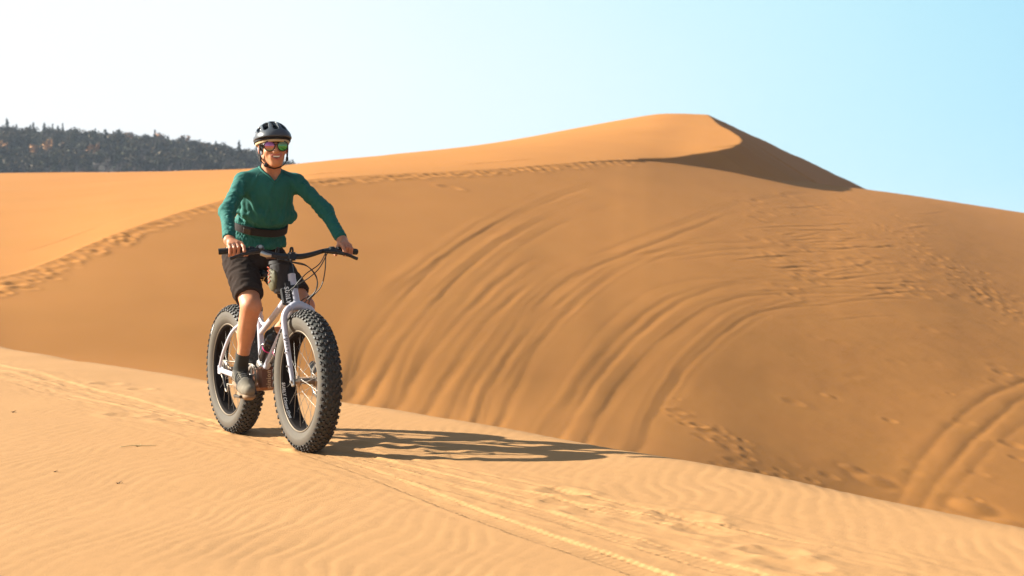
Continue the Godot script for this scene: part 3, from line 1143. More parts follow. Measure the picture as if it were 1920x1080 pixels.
	part("brake_disc", heap_mesh(disc), mat("steel disc", Color(0.45, 0.43, 0.4), 0.3, 0.9), w)
	# spokes, each one a bar of its own
	var steel := mat("spoke steel", Color(0.30, 0.27, 0.24), 0.4, 0.85)
	var shared := []
	for s: float in [-1.0, 1.0]:
		for dirn: float in [-1.0, 1.0]:
			shared.append(mesh_of(tube([Vector3(cos(dirn * 0.9) * 0.028, sin(dirn * 0.9) * 0.028, s * 0.0475), Vector3(0.2585, 0, s * 0.016)], 0.0011, 6)))
	for k in 32:
		var sp := part("spoke", shared[(k % 2) * 2 + (k / 2) % 2], steel, w)
		sp.rotation.z = TAU * k / 32
	# valve
	part("valve", mesh_of(tube([Vector3(0.256, 0.0, 0), Vector3(0.215, 0.0, 0)], [0.003, 0.0022], 8)), mat("worn hub metal", Color(0.33, 0.24, 0.17)), w).rotation.z = 2.0
	return w

func bicycle() -> void:
	rng.seed = 13
	var bike := thing("bicycle", "pale lilac fat bike with very wide knobbly tyres, ridden along the sand ridge", "bicycle", bike_frame)
	var paint := mat("pale lilac frame paint", Color(0.50, 0.485, 0.55), 0.3)
	paint.clearcoat_enabled = true
	paint.clearcoat = 0.6
	paint.clearcoat_roughness = 0.15
	var black := mat("black alloy", Color(0.018, 0.018, 0.02), 0.38, 0.2)
	var rubber := mat("black grip rubber", Color(0.016, 0.016, 0.017), 0.8)
	var metal := mat("grey alloy", Color(0.4, 0.38, 0.36), 0.35, 0.85)
	var cable := mat("black cable housing", Color(0.012, 0.012, 0.012), 0.5)
	var white := mat("white print", Color(0.8, 0.8, 0.78), 0.6)
	mat("black anodised rim", Color(0.014, 0.010, 0.009), 0.8).metallic_specular = 0.2
	var front := Vector3(0, 0.374, 0)
	var back := Vector3(-1.13, 0.374, 0)
	var w1 := wheel(bike, front, -1.0)
	var w2 := wheel(bike, back, -2.0)
	w2.rotation.z = 0.7
	# lettering round the rim of the front wheel and on the rear tyre's side
	var on_rim := func(v: Vector3) -> Vector3:
		var f := 3.67 + v.x / 0.255
		var r := 0.2535 - v.z
		return Vector3(cos(f) * r, sin(f) * r, 0.034 - v.y)
	part("lettering", letters("SURLY Clown Shoe", 0.018, "Droid Sans", on_rim, true), white, w1)
	var on_side := func(v: Vector3) -> Vector3:
		var f := 2.36 - 0.7 - v.x / 0.338
		var r := 0.330 + v.y
		var off := r - TYRE_R
		return Vector3(cos(f) * r, sin(f) * r, sqrt(maxf(TYRE_S * TYRE_S - off * off, 0.0)) * 1.045 + 0.0008 + v.z)
	part("lettering", letters("SURLY", 0.017, "Droid Serif", on_side, true), white, w2)
	# frame
	var bb := Vector3(-0.67, 0.362, 0)
	var head_top := Vector3(-0.222, 0.945, 0)
	var head_low := Vector3(-0.148, 0.785, 0)
	var seat_top := Vector3(-0.722, 0.735, 0)
	var fr := Node3D.new()
	fr.name = "frame"
	bike.add_child(fr, true)
	part("head_tube", mesh_of(tube([head_top, head_top.lerp(head_low, 0.1), head_top.lerp(head_low, 0.9), head_low], [0.024, 0.0225, 0.0225, 0.026], 20)), paint, fr)
	part("top_tube", mesh_of(tube([Vector3(-0.188, 0.872, 0), Vector3(-0.40, 0.755, 0), Vector3(-0.692, 0.612, 0)], [0.0175, 0.0185, 0.016], 18)), paint, fr)
	part("down_tube", mesh_of(tube([Vector3(-0.155, 0.80, 0), Vector3(-0.32, 0.655, 0), Vector3(-0.64, 0.39, 0)], [0.019, 0.0205, 0.0195], 18)), paint, fr)
	part("seat_tube", mesh_of(tube([bb, seat_top], [0.019, 0.0175], 18)), paint, fr)
	part("frame_brace", mesh_of(tube([Vector3(-0.716, 0.70, 0), Vector3(-0.66, 0.66, 0), Vector3(-0.575, 0.672, 0)], 0.0105, 12, 1.0, 5)), paint, fr)
	part("seat_collar", mesh_of(tube([seat_top - Vector3(0, 0.006, 0), seat_top + Vector3(-0.0035, 0.02, 0)], 0.0215, 18)), black, fr)
	for s: float in [1.0, -1.0]:
		part("chainstay", mesh_of(tube([back + Vector3(0.0, 0.0, s * 0.1), Vector3(-0.98, 0.366, s * 0.102), Vector3(-0.80, 0.35, s * 0.085), Vector3(-0.70, 0.345, s * 0.045)], [0.010, 0.0125, 0.0125, 0.014], 12, 1.3, 5)), paint, fr)
		part("seatstay", mesh_of(tube([back + Vector3(0.005, 0.012, s * 0.1), Vector3(-1.03, 0.50, s * 0.102), Vector3(-0.90, 0.625, s * 0.085), Vector3(-0.735, 0.70, s * 0.02)], [0.0085, 0.0105, 0.0105, 0.010], 12, 1.0, 5)), paint, fr)
		part("dropout", mesh_of(block(Vector3(0.05, 0.05, 0.008), Transform3D(Basis(), back + Vector3(0, 0, s * 0.098)), 0.3)), paint, fr)
	part("stay_bridge", mesh_of(tube([Vector3(-0.785, 0.655, -0.05), Vector3(-0.785, 0.655, 0.05)], 0.007, 10)), paint, fr)
	# gearbox hung at the cranks
	var gb := part("gearbox", mesh_of(block(Vector3(0.135, 0.13, 0.10), Transform3D(Basis(Vector3.BACK, 0.12), Vector3(-0.655, 0.345, -0.002)), 0.14)), mat("copper brown gearbox", Color(0.20, 0.085, 0.045), 0.42, 0.55), bike)
	var on_box := func(v: Vector3) -> Vector3: return Vector3(-0.5815 + v.z, 0.347 + v.x, -0.004 + v.y)
	part("lettering", letters("pinion", 0.025, "Droid Sans", on_box, true), mat("tan print", Color(0.62, 0.40, 0.22), 0.6), gb)
	part("gear_mount", mesh_of(block(Vector3(0.075, 0.05, 0.07), Transform3D(Basis(Vector3.BACK, -0.5), Vector3(-0.655, 0.425, 0.0)), 0.25)), metal, bike)
	# fork
	var fork := Node3D.new()
	fork.name = "fork"
	bike.add_child(fork, true)
	part("fork_crown", mesh_of(tube([Vector3(-0.112, 0.762, -0.052), Vector3(-0.128, 0.776, -0.02), Vector3(-0.128, 0.776, 0.02), Vector3(-0.112, 0.762, 0.052)], [0.019, 0.026, 0.026, 0.019], 16, 1.0, 4)), paint, fork)
	for s: float in [1.0, -1.0]:
		part("fork_leg", mesh_of(tube([Vector3(-0.120, 0.770, s * 0.03), Vector3(-0.112, 0.762, s * 0.062), Vector3(-0.104, 0.722, s * 0.086), Vector3(-0.090, 0.655, s * 0.088), Vector3(-0.045, 0.52, s * 0.086), Vector3(-0.008, 0.405, s * 0.082), Vector3(0.0, 0.375, s * 0.080)], [0.0165, 0.0175, 0.0175, 0.0165, 0.0145, 0.012, 0.012], 16, 1.0, 6)), paint, fork)
		part("fork_end", mesh_of(block(Vector3(0.034, 0.045, 0.014), Transform3D(Basis(Vector3.BACK, 0.3), front + Vector3(0.0, -0.004, s * 0.077)), 0.3)), metal, fork)
		for k in 3:
			part("mount_boss", mesh_of(tube([Vector3(-0.072 + k * 0.024, 0.60 - k * 0.072, s * 0.087), Vector3(-0.067 + k * 0.024, 0.60 - k * 0.072, s * 0.107)], 0.0045, 8)), metal, fork)
	part("axle", mesh_of(tube([front + Vector3(0, 0, -0.092), front + Vector3(0, 0, 0.094)], 0.0095, 12)), metal, fork)
	var leg_a := Vector3(-0.088, 0.655, 0.088)
	var leg_b := Vector3(-0.045, 0.52, 0.086)
	var t_dn := (leg_b - leg_a).normalized()
	var out_n := Vector3(0.93, 0.30, 0.02).normalized()
	var out_w := out_n.cross(t_dn).normalized()
	var on_leg := func(v: Vector3) -> Vector3: return leg_a + t_dn * (0.085 + v.x * 1.0) + out_n * (0.0163 + v.z) + out_w * (v.y - 0.008)
	part("lettering", letters("S U R L Y", 0.017, "Droid Sans", on_leg, true), mat("dark print", Color(0.05, 0.05, 0.06), 0.6), fork)
	# steering column, stem and bar
	var stem_at := Vector3(-0.262, 1.028, 0)
	var bar_at := Vector3(-0.222, 1.046, 0)
	part("spacer", mesh_of(tube([head_top, stem_at], 0.0185, 16)), black, bike)
	part("cable_clamp", mesh_of(tube([head_top.lerp(head_low, 0.40), head_top.lerp(head_low, 0.50)], 0.0265, 16)), black, bike)
	part("head_ring", mesh_of(tube([head_top.lerp(head_low, 0.97), head_top.lerp(head_low, 1.03)], 0.0262, 16)), black, bike)
	var sm := Heap.new()
	sm.add(tube([stem_at + Vector3(0, -0.022, 0), stem_at + Vector3(0, 0.022, 0)], 0.022, 16))
	sm.add(tube([stem_at, bar_at], 0.017, 14))
	sm.add(block(Vector3(0.03, 0.046, 0.05), Transform3D(Basis(Vector3.BACK, 0.2), bar_at + Vector3(0.012, 0, 0)), 0.25))
	var stem := part("stem", heap_mesh(sm), black, bike)
	for a: Vector2 in [Vector2(1, 1), Vector2(1, -1), Vector2(-1, 1), Vector2(-1, -1)]:
		part("bolt", mesh_of(tube([bar_at + Vector3(0.026, 0.018 * a.x, 0.016 * a.y), bar_at + Vector3(0.031, 0.018 * a.x, 0.016 * a.y)], 0.0035, 8)), metal, stem)
	var hb := []
	for z: float in [-0.40, -0.30, -0.25, -0.19, -0.11, -0.06, -0.02, 0.02, 0.06, 0.11, 0.19, 0.25, 0.30, 0.40]: hb.append(bar_point(z))
	part("handlebar", mesh_of(tube(hb, [0.0112, 0.0112, 0.0115, 0.0122, 0.0145, 0.0158, 0.0158, 0.0158, 0.0158, 0.0145, 0.0122, 0.0115, 0.0112, 0.0112], 16, 1.0, 5)), black, bike)
	for s: float in [1.0, -1.0]:
		part("grip", mesh_of(tube([bar_point(s * 0.268), bar_point(s * 0.272), bar_point(s * 0.33), bar_point(s * 0.395), bar_point(s * 0.405)], [0.016, 0.0175, 0.0160, 0.0175, 0.0168], 18)), rubber, bike)
		# brake lever
		var lv := Node3D.new()
		lv.name = "brake_lever"
		bike.add_child(lv, true)
		var c := bar_point(s * 0.235)
		part("clamp", mesh_of(tube([bar_point(s * 0.222), bar_point(s * 0.248)], 0.0195, 14)), black, lv)
		part("body", mesh_of(tube([c + Vector3(0.018, -0.006, -s * 0.055), c + Vector3(0.026, -0.010, 0), c + Vector3(0.036, -0.014, s * 0.03)], [0.010, 0.0145, 0.011], 12)), black, lv)
		part("blade", mesh_of(tube([c + Vector3(0.036, -0.014, s * 0.02), c + Vector3(0.050, -0.022, s * 0.055), c + Vector3(0.047, -0.032, s * 0.090), c + Vector3(0.040, -0.044, s * 0.122), c + Vector3(0.042, -0.050, s * 0.138)], [0.0085, 0.0075, 0.0065, 0.0068, 0.0062], 10, 1.35, 4)), black, lv)
	# twist shifter on the rider's right: a ring, a lever and a window
	var sh := Node3D.new()
	sh.name = "shifter"
	bike.add_child(sh, true)
	var sc := bar_point(0.19)
	part("pod", mesh_of(ball(sc + Vector3(0.004, 0.008, 0), Vector3(0.026, 0.026, 0.024))), black, sh)
	part("dial", mesh_of(tube([sc + Vector3(0.024, 0.020, 0.004), sc + Vector3(0.034, 0.022, 0.008)], [0.011, 0.009], 14)), metal, sh)
	part("lever", mesh_of(tube([sc + Vector3(0.024, -0.012, 0.0), sc + Vector3(0.046, -0.024, -0.02), sc + Vector3(0.052, -0.028, -0.048)], [0.010, 0.009, 0.006], 10, 1.5)), metal, sh)
	part("bell_bracket", mesh_of(block(Vector3(0.02, 0.018, 0.06), Transform3D(Basis(Vector3.UP, 0.2), sc + Vector3(0.03, -0.036, -0.055)), 0.3)), mat("brown plastic", Color(0.10, 0.045, 0.025), 0.5), sh)
	# cables
	var runs := [
		[bar_point(-0.19) + Vector3(0.02, -0.008, 0), Vector3(-0.06, 1.005, -0.10), Vector3(-0.06, 0.95, -0.02), Vector3(-0.10, 0.88, 0.03), Vector3(-0.165, 0.835, 0.024), Vector3(-0.30, 0.69, 0.024)],
		[bar_point(-0.19) + Vector3(0.016, -0.016, 0), Vector3(-0.10, 0.97, -0.15), Vector3(-0.075, 0.88, -0.115), Vector3(-0.11, 0.80, -0.06), Vector3(-0.10, 0.735, -0.085), Vector3(-0.06, 0.58, -0.10), Vector3(-0.03, 0.46, -0.10)],
		[sc + Vector3(0.05, -0.026, -0.045), Vector3(-0.135, 1.012, 0.02), Vector3(-0.10, 0.99, -0.05), Vector3(-0.06, 0.93, -0.085), Vector3(-0.08, 0.85, -0.08), Vector3(-0.15, 0.80, -0.028), Vector3(-0.27, 0.70, -0.024)],
		[bar_point(0.185) + Vector3(0.03, -0.02, 0), Vector3(-0.13, 1.022, 0.06), Vector3(-0.085, 1.0, -0.03), Vector3(-0.04, 0.93, -0.075), Vector3(-0.05, 0.86, -0.075), Vector3(-0.12, 0.79, -0.035), Vector3(-0.24, 0.70, -0.02)],
		[bar_point(-0.20) + Vector3(0.02, -0.012, 0), Vector3(-0.08, 0.985, -0.11), Vector3(-0.075, 0.93, -0.045), Vector3(-0.13, 0.86, 0.045), Vector3(-0.20, 0.79, 0.03), Vector3(-0.33, 0.67, 0.022)],
	]
	for run in runs:
		part("cable", mesh_of(tube(run, 0.0029, 8, 1.0, 8)), cable, bike)
	# strap with a name round the head tube
	var sdir := (head_low - head_top).normalized()
	var sn := Vector3(0.90, 0.28, 0.33)
	sn = (sn - sdir * sn.dot(sdir)).normalized()
	var sw := sdir.cross(sn)
	var s_at := Vector3(-0.158, 0.84, 0.036)
	var strap := part("strap", mesh_of(block(Vector3(0.155, 0.006, 0.030), Transform3D(Basis(sdir, sn, sw), s_at), 0.4)), mat("black webbing", Color(0.014, 0.013, 0.014), 0.85), bike)
	var on_strap := func(v: Vector3) -> Vector3: return s_at + sdir * (v.x + 0.005) + sn * (0.0036 + v.z) + sw * (-v.y + 0.0095)
	part("lettering", letters("SURLY", 0.024, "Droid Sans", on_strap, true), white, strap)
	part("toggle", mesh_of(block(Vector3(0.10, 0.03, 0.045), Transform3D(Basis(sdir, sn, sw), s_at + Vector3(-0.03, -0.012, 0.012)), 0.3)), mat("black webbing", Color(0.014, 0.013, 0.014)), bike)
	# saddle and post
	part("seatpost", mesh_of(tube([seat_top, Vector3(-0.762, 0.925, 0)], 0.0145, 14)), black, bike)
	var sd := Solid.new()
	sd.egg(Vector3(-0.84, 0.955, 0), Vector3(0.10, 0.03, 0.075), Basis(), 0.03)
	sd.bone(Vector3(-0.80, 0.957, 0), Vector3(-0.635, 0.945, 0), 0.03, 0.02, 0.03)
	var saddle := part("saddle", mesh_of(sd.nets(0.009)), mat("black saddle", Color(0.015, 0.015, 0.016), 0.55), bike)
	for s: float in [1.0, -1.0]:
		part("rail", mesh_of(tube([Vector3(-0.66, 0.93, s * 0.012), Vector3(-0.73, 0.905, s * 0.02), Vector3(-0.82, 0.905, s * 0.022), Vector3(-0.88, 0.935, s * 0.03)], 0.0038, 8, 1.0, 4)), mat("yellowed rail metal", Color(0.5, 0.38, 0.16), 0.35, 0.8), saddle)
	# cranks and pedals
	var ped_r := Vector3(-0.53, 0.262, 0.16)
	var ped_l := Vector3(-0.81, 0.462, -0.16)
	for k in 2:
		var s := 1.0 if k == 0 else -1.0
		var p: Vector3 = ped_r if k == 0 else ped_l
		var hubp := bb + Vector3(0, 0, s * 0.075)
		part("crank", mesh_of(tube([hubp, hubp.lerp(Vector3(p.x, p.y, s * 0.095), 0.1), Vector3(p.x, p.y, s * 0.095)], [0.019, 0.016, 0.0125], 12, 0.65)), black, bike)
		var pd := Node3D.new()
		pd.name = "pedal"
		pd.position = p
		bike.add_child(pd, true)
		part("axle", mesh_of(tube([Vector3(0, 0, -s * 0.062), Vector3(0, 0, s * 0.045)], 0.008, 10)), metal, pd)
		var cage := Heap.new()
		for q: float in [-0.045, 0.045]: cage.add(block(Vector3(0.012, 0.016, 0.098), Transform3D(Basis(), Vector3(q, 0, 0)), 0.25))
		for q: float in [-0.045, -0.015, 0.015, 0.045]: cage.add(block(Vector3(0.09, 0.013, 0.010), Transform3D(Basis(), Vector3(0, 0, q)), 0.25))
		part("platform", heap_mesh(cage), mat("sandy black pedal", Color(0.05, 0.036, 0.024), 0.6, 0.2), pd)
		for q: Vector2 in [Vector2(-0.045, -0.04), Vector2(0.045, -0.04), Vector2(-0.045, 0.04), Vector2(0.045, 0.04), Vector2(0.0, 0.045), Vector2(0.0, -0.045)]:
			part("pin", mesh_of(tube([Vector3(q.x, -0.012, q.y), Vector3(q.x, 0.011, q.y)], 0.0022, 6)), metal, pd)
	# drive: chainring, sprocket, tensioner and chain on the rider's right
	var gear := func(c: Vector3, r: float, teeth: int) -> Dictionary:
		var prof := PackedVector2Array()
		var h := Heap.new()
		h.add(lathe(c, PackedVector2Array([Vector2(r, -0.0018), Vector2(r, 0.0018), Vector2(r - 0.014, 0.0018), Vector2(r - 0.014, -0.0018)]), 48, Vector3.BACK, true))
		for k in teeth:
			var a := TAU * k / teeth
			h.add(block(Vector3(0.007, 0.005, 0.003), Transform3D(Basis(Vector3.BACK, a), c + Vector3(cos(a), sin(a), 0) * (r + 0.002)), 0.3))
		for k in 5:
			var a := TAU * k / 5 + 0.3
			h.add(tube([c, c + Vector3(cos(a), sin(a), 0) * (r - 0.008)], 0.005, 6))
		return {"v": h.v, "idx": h.idx}
	var ring_c := bb + Vector3(0.0, 0.0, 0.066)
	var cog_c := back + Vector3(0, 0, 0.070)
	part("chainring", mesh_of(gear.call(ring_c, 0.066, 32)), metal, bike)
	part("sprocket", mesh_of(gear.call(cog_c, 0.052, 24)), metal, bike)
	var jock := back + Vector3(0.045, -0.105, 0.07)
	part("tensioner", mesh_of(tube([back + Vector3(0.0, -0.02, 0.078), jock + Vector3(0, 0, 0.008)], [0.008, 0.006], 10)), black, bike)
	part("tensioner_wheel", mesh_of(gear.call(jock, 0.020, 11)), black, bike)
	var links := []
	for k in 17:
		var a := lerpf(1.72, -1.4, k / 16.0)
		links.append(ring_c + Vector3(cos(a), sin(a), 0) * 0.069)
	links.append(jock + Vector3(0.01, 0.024, 0))
	for k in 7:
		var a := lerpf(1.0, -2.6, k / 6.0)
		links.append(jock + Vector3(cos(a), sin(a), 0) * 0.023)
	for k in 13:
		var a := lerpf(4.3, 1.62, k / 12.0)
		links.append(cog_c + Vector3(cos(a), sin(a), 0) * 0.055)
	links.append(links[0])
	part("chain", mesh_of(tube(links, 0.0042, 6, 0.9)), mat("dusty chain", Color(0.30, 0.26, 0.21), 0.5, 0.6), bike)
	# brake calliper and its bracket at the fork's foot
	part("brake_calliper", mesh_of(block(Vector3(0.035, 0.07, 0.03), Transform3D(Basis(Vector3.BACK, 0.35), Vector3(-0.085, 0.44, -0.072)), 0.3)), black, bike)
	# bottle cages
	for k in 2:
		var o: Vector3 = [Vector3(-0.575, 0.52, 0.0), Vector3(-0.42, 0.50, 0.0)][k]
		var dirb := Vector3(0.70, 0.72, 0).normalized()
		var nb := Vector3(-0.72, 0.70, 0).normalized() * (1.0 if k == 0 else -1.0)
		var cg := Heap.new()
		for s: float in [1.0, -1.0]:
			cg.add(tube([o - dirb * 0.085 - nb * 0.034, o - dirb * 0.088 - nb * 0.02 + Vector3(0, 0, s * 0.03), o - dirb * 0.05 + nb * 0.012 + Vector3(0, 0, s * 0.041), o + dirb * 0.02 + nb * 0.02 + Vector3(0, 0, s * 0.038), o + dirb * 0.045 - nb * 0.034 + Vector3(0, 0, s * 0.016)], 0.003, 7, 1.0, 5))
		part("bottle_cage", heap_mesh(cg), metal, bike)
		var bt := thing("water_bottle", ["dark water bottle with a magenta band, in the cage above the down tube", "dark water bottle slung under the down tube behind the fork"][k], "bottle", bike_frame * Transform3D(basis_to(dirb, Vector3.BACK), o), "water bottles on the bicycle")
		var prof := PackedVector2Array([Vector2(0.0, -0.088), Vector2(0.030, -0.088), Vector2(0.036, -0.080), Vector2(0.0365, 0.02), Vector2(0.033, 0.032), Vector2(0.0365, 0.044), Vector2(0.036, 0.058), Vector2(0.027, 0.070), Vector2(0.0, 0.072)])
		var sc2 := 1.0 if k == 0 else 0.9
		for i in prof.size(): prof[i] *= sc2
		part("body", mesh_of(lathe(Vector3.ZERO, prof, 28, Vector3.RIGHT)), mat("smoky bottle plastic", Color(0.03, 0.022, 0.02), 0.25), bt)
		part("cap", mesh_of(lathe(Vector3.ZERO, PackedVector2Array([Vector2(0, 0.068), Vector2(0.031, 0.068), Vector2(0.032, 0.088), Vector2(0.026, 0.100), Vector2(0.012, 0.104), Vector2(0.011, 0.122), Vector2(0.0, 0.124)]), 24, Vector3.RIGHT)), mat("black bottle cap", Color(0.012, 0.012, 0.013), 0.45), bt)
		part("band", mesh_of(lathe(Vector3.ZERO, PackedVector2Array([Vector2(0.0372 * sc2, 0.004), Vector2(0.0376 * sc2, 0.005), Vector2(0.0376 * sc2, 0.012), Vector2(0.0372 * sc2, 0.013)]), 28, Vector3.RIGHT)), mat("magenta band", Color(0.55, 0.02, 0.16), 0.4), bt)
		if k == 0:
			var on_b := func(v: Vector3) -> Vector3:
				var f := v.y / 0.0376 - 1.2
				return Vector3(v.x - 0.035, cos(f) * (0.0368 + v.z), sin(f) * (0.0368 + v.z))
			var on_b2 := func(v: Vector3) -> Vector3:
				var q: Vector3 = on_b.call(v)
				return Vector3(q.x, -q.z, q.y)
			part("lettering", letters("SURLY", 0.018, "Droid Serif", on_b, true), white, bt)
	# bag hung under the bar
	var bag := thing("handlebar_bag", "black pouch with an olive mesh side pocket, hung under the middle of the handlebar", "bag", bike_frame * Transform3D(Basis(Vector3.BACK, 0.10), Vector3(-0.268, 0.930, 0.040)))
	var bs := Solid.new()
	bs.bone(Vector3(0.0, 0.055, 0.0), Vector3(0.01, -0.055, 0.0), 0.058, 0.050, 0.03)
	bs.bone(Vector3(-0.03, 0.055, -0.01), Vector3(-0.02, -0.05, -0.005), 0.052, 0.045, 0.03)
	bs.cut(Vector3(0, 0.078, 0), Vector3.UP)
	bs.cut(Vector3(0, -0.088, 0), Vector3.DOWN)
	var bm := bs.nets(0.006)
	for i in bm.v.size():
		var p: Vector3 = bm.v[i]
		bm.v[i] = p + Vector3(p.x, 0, p.z).normalized() * (0.0035 * n_fine.get_noise_3d(p.x * 3.0, p.y * 2.0, p.z * 3.0))
	part("pouch", mesh_of(bm), mat("black nylon", Color(0.018, 0.014, 0.014), 0.8), bag)
	part("lid", mesh_of(tube([Vector3(-0.012, 0.074, 0), Vector3(-0.012, 0.092, 0)], [0.063, 0.060], 24)), mat("black nylon", Color(0.018, 0.014, 0.014)), bag)
	var ps := Solid.new()
	ps.egg(Vector3(-0.006, -0.008, 0.046), Vector3(0.050, 0.066, 0.021), Basis(), 0.01)
	ps.cut(Vector3(0, 0.044, 0), Vector3(0.1, 1.0, 0.0))
	var pm := ps.nets(0.0045)
	Heap.orient(pm)
	var pn := normals_of(pm.v, pm.idx)
	var pt := PackedColorArray()
	for i in pm.v.size():
		var p: Vector3 = pm.v[i]
		var crease := 1.0 - 2.0 * absf(n_fine.get_noise_3d(p.x * 4.0 + p.y * 2.2, p.y * 0.8, 3.0))
		pm.v[i] = p + pn[i] * 0.0035 * crease
		pt.append(Color(0.125, 0.112, 0.055) * (0.8 + 0.35 * n_fine.get_noise_3d(p.x * 9.0, p.y * 9.0, p.z * 9.0)))
	part("mesh_pocket", raw_mesh(pm.v, pm.idx, pt), mat("olive mesh", Color(1, 1, 1), 0.7, 0.0, true), bag)
	var cord := []
	for j in 9: cord.append(Vector3(0.0 + 0.016 * (1.0 if j % 2 else -1.0), 0.06 - j * 0.011, 0.071))
	part("cord", mesh_of(tube(cord, 0.0028, 6)), mat("orange cord", Color(0.65, 0.10, 0.03), 0.6), bag)
	for s: float in [0.03, -0.05]:
		part("loop", mesh_of(tube([Vector3(0.01, 0.075, s), Vector3(0.052, 0.11, s), Vector3(0.058, 0.155, s), Vector3(0.03, 0.158, s), Vector3(0.0, 0.1, s)], 0.006, 8, 0.5, 4)), mat("black webbing", Color(0.014, 0.013, 0.014)), bag)

func bar_point(z: float) -> Vector3:
	var a := absf(z)
	var xs := PackedFloat32Array([0.0, 0.06, 0.12, 0.19, 0.26, 0.33, 0.42])
	return Vector3(curve(xs, PackedFloat32Array([-0.222, -0.221, -0.212, -0.203, -0.212, -0.232, -0.262]), a), curve(xs, PackedFloat32Array([1.046, 1.046, 1.058, 1.078, 1.083, 1.078, 1.071]), a), z)
# ------------------------------------------------------------------ the rider, in the bicycle's axes
const HIP_R := Vector3(-0.80, 1.03, 0.09)
const HIP_L := Vector3(-0.80, 1.03, -0.09)
const KNEE_R := Vector3(-0.49, 0.768, 0.135)
const KNEE_L := Vector3(-0.515, 0.762, -0.195)
const ANK_R := Vector3(-0.655, 0.405, 0.138)
const ANK_L := Vector3(-0.895, 0.575, -0.14)
const SH_R := Vector3(-0.560, 1.468, 0.156)
const SH_L := Vector3(-0.530, 1.468, -0.156)
const EL_R := Vector3(-0.455, 1.295, 0.285)
const EL_L := Vector3(-0.440, 1.310, -0.290)
const WR_R := Vector3(-0.282, 1.136, 0.335)
const WR_L := Vector3(-0.298, 1.138, -0.335)
const HEAD := Vector3(-0.498, 1.665, 0.0)

var n_fold := noise3(61, 1.0, 2)
var n_skin := noise3(62, 30.0, 3)

func sleeve(s: Solid, sh: Vector3, el: Vector3, wr: Vector3, r0: float, r1: float, r2: float, blend: float) -> void:
	s.bone(sh, el, r0, r1, blend)
	s.bone(el, wr, r1, r2, blend)

func folds(p: Vector3, a: Vector3, b: Vector3, freq: float) -> float:
	var e := (b - a).normalized()
	var t := (p - a).dot(e)
	var q := p - a - e * t
	var w := 0.02 * n_fold.get_noise_3d(q.x * 14.0, q.y * 14.0, q.z * 14.0)
	var n := n_fold.get_noise_3d((t + w) * freq, q.x * 7.0 + 3.0, q.z * 7.0 + q.y * 3.0)
	return 1.0 - 2.2 * absf(n)

func hand(s: Solid, side: float) -> void:
	# knuckles above the grip, fingers folded over its front, the index finger reaching for the lever
	var wr := WR_R if side > 0.0 else WR_L
	var z0 := [0.292, 0.313, 0.334, 0.353]
	var len := [1.0, 1.05, 1.0, 0.86]
	var mcp := []
	for i in 4:
		var g := bar_point(side * z0[i])
		var m := g + Vector3(0.008, 0.037 - 0.003 * absf(i - 1.0), 0)
		mcp.append(m)
		s.bone(wr + Vector3(0.005, 0.0, side * (i - 1.5) * -0.008), m, 0.0175, 0.0128, 0.014)
		var l: float = len[i]
		if i == 0:
			var p1 := g + Vector3(0.042, 0.018, -side * 0.002)
			var p2 := g + Vector3(0.058, -0.006, 0.0)
			var p3 := g + Vector3(0.061, -0.029, side * 0.002)
			s.bone(m, p1, 0.0108, 0.0098, 0.006)
			s.bone(p1, p2, 0.0098, 0.0088, 0.004)
			s.bone(p2, p3, 0.0088, 0.0074, 0.004)
		else:
			var p1 := g + Vector3(0.036 * l, 0.014, side * 0.001)
			var p2 := g + Vector3(0.030 * l, -0.015, side * 0.001)
			var p3 := g + Vector3(0.008, -0.027, side * 0.001)
			s.bone(m, p1, 0.0108, 0.0100, 0.004)
			s.bone(p1, p2, 0.0100, 0.0088, 0.003)
			s.bone(p2, p3, 0.0088, 0.0074, 0.003)
	# palm heel on the grip's back
	var gm := bar_point(side * 0.325)
	s.bone(wr + Vector3(0, -0.008, 0), gm + Vector3(-0.022, 0.012, 0), 0.024, 0.016, 0.016)
	s.bone(gm + Vector3(-0.024, 0.010, side * 0.022), gm + Vector3(-0.024, 0.012, -side * 0.026), 0.014, 0.014, 0.014)
	# thumb: off the inner side of the palm, under the grip
	var g0 := bar_point(side * 0.282)
	var t0 := wr.lerp(gm, 0.35) + Vector3(-0.004, 0.0, -side * 0.016)
	var t1 := g0 + Vector3(-0.027, 0.004, 0.0)
	var t2 := g0 + Vector3(-0.016, -0.022, -side * 0.014)
	var t3 := g0 + Vector3(0.008, -0.027, -side * 0.022)
	s.bone(t0, t1, 0.0165, 0.0125, 0.012)
	s.bone(t1, t2, 0.0122, 0.0108, 0.005)
	s.bone(t2, t3, 0.0108, 0.0085, 0.004)
	# the forearm up to where the body's own grid carries it on
	var el := EL_R if side > 0.0 else EL_L
	s.bone(wr, wr.lerp(el, 0.22), 0.0235, 0.0255, 0.016)

func head_basis() -> Basis:
	var f := Vector3(cos(0.17), 0.02, sin(0.17)).normalized()
	var z := f.cross(Vector3.UP).normalized()
	var b := Basis(f, z.cross(f), z)
	return Basis(f, 0.03) * b

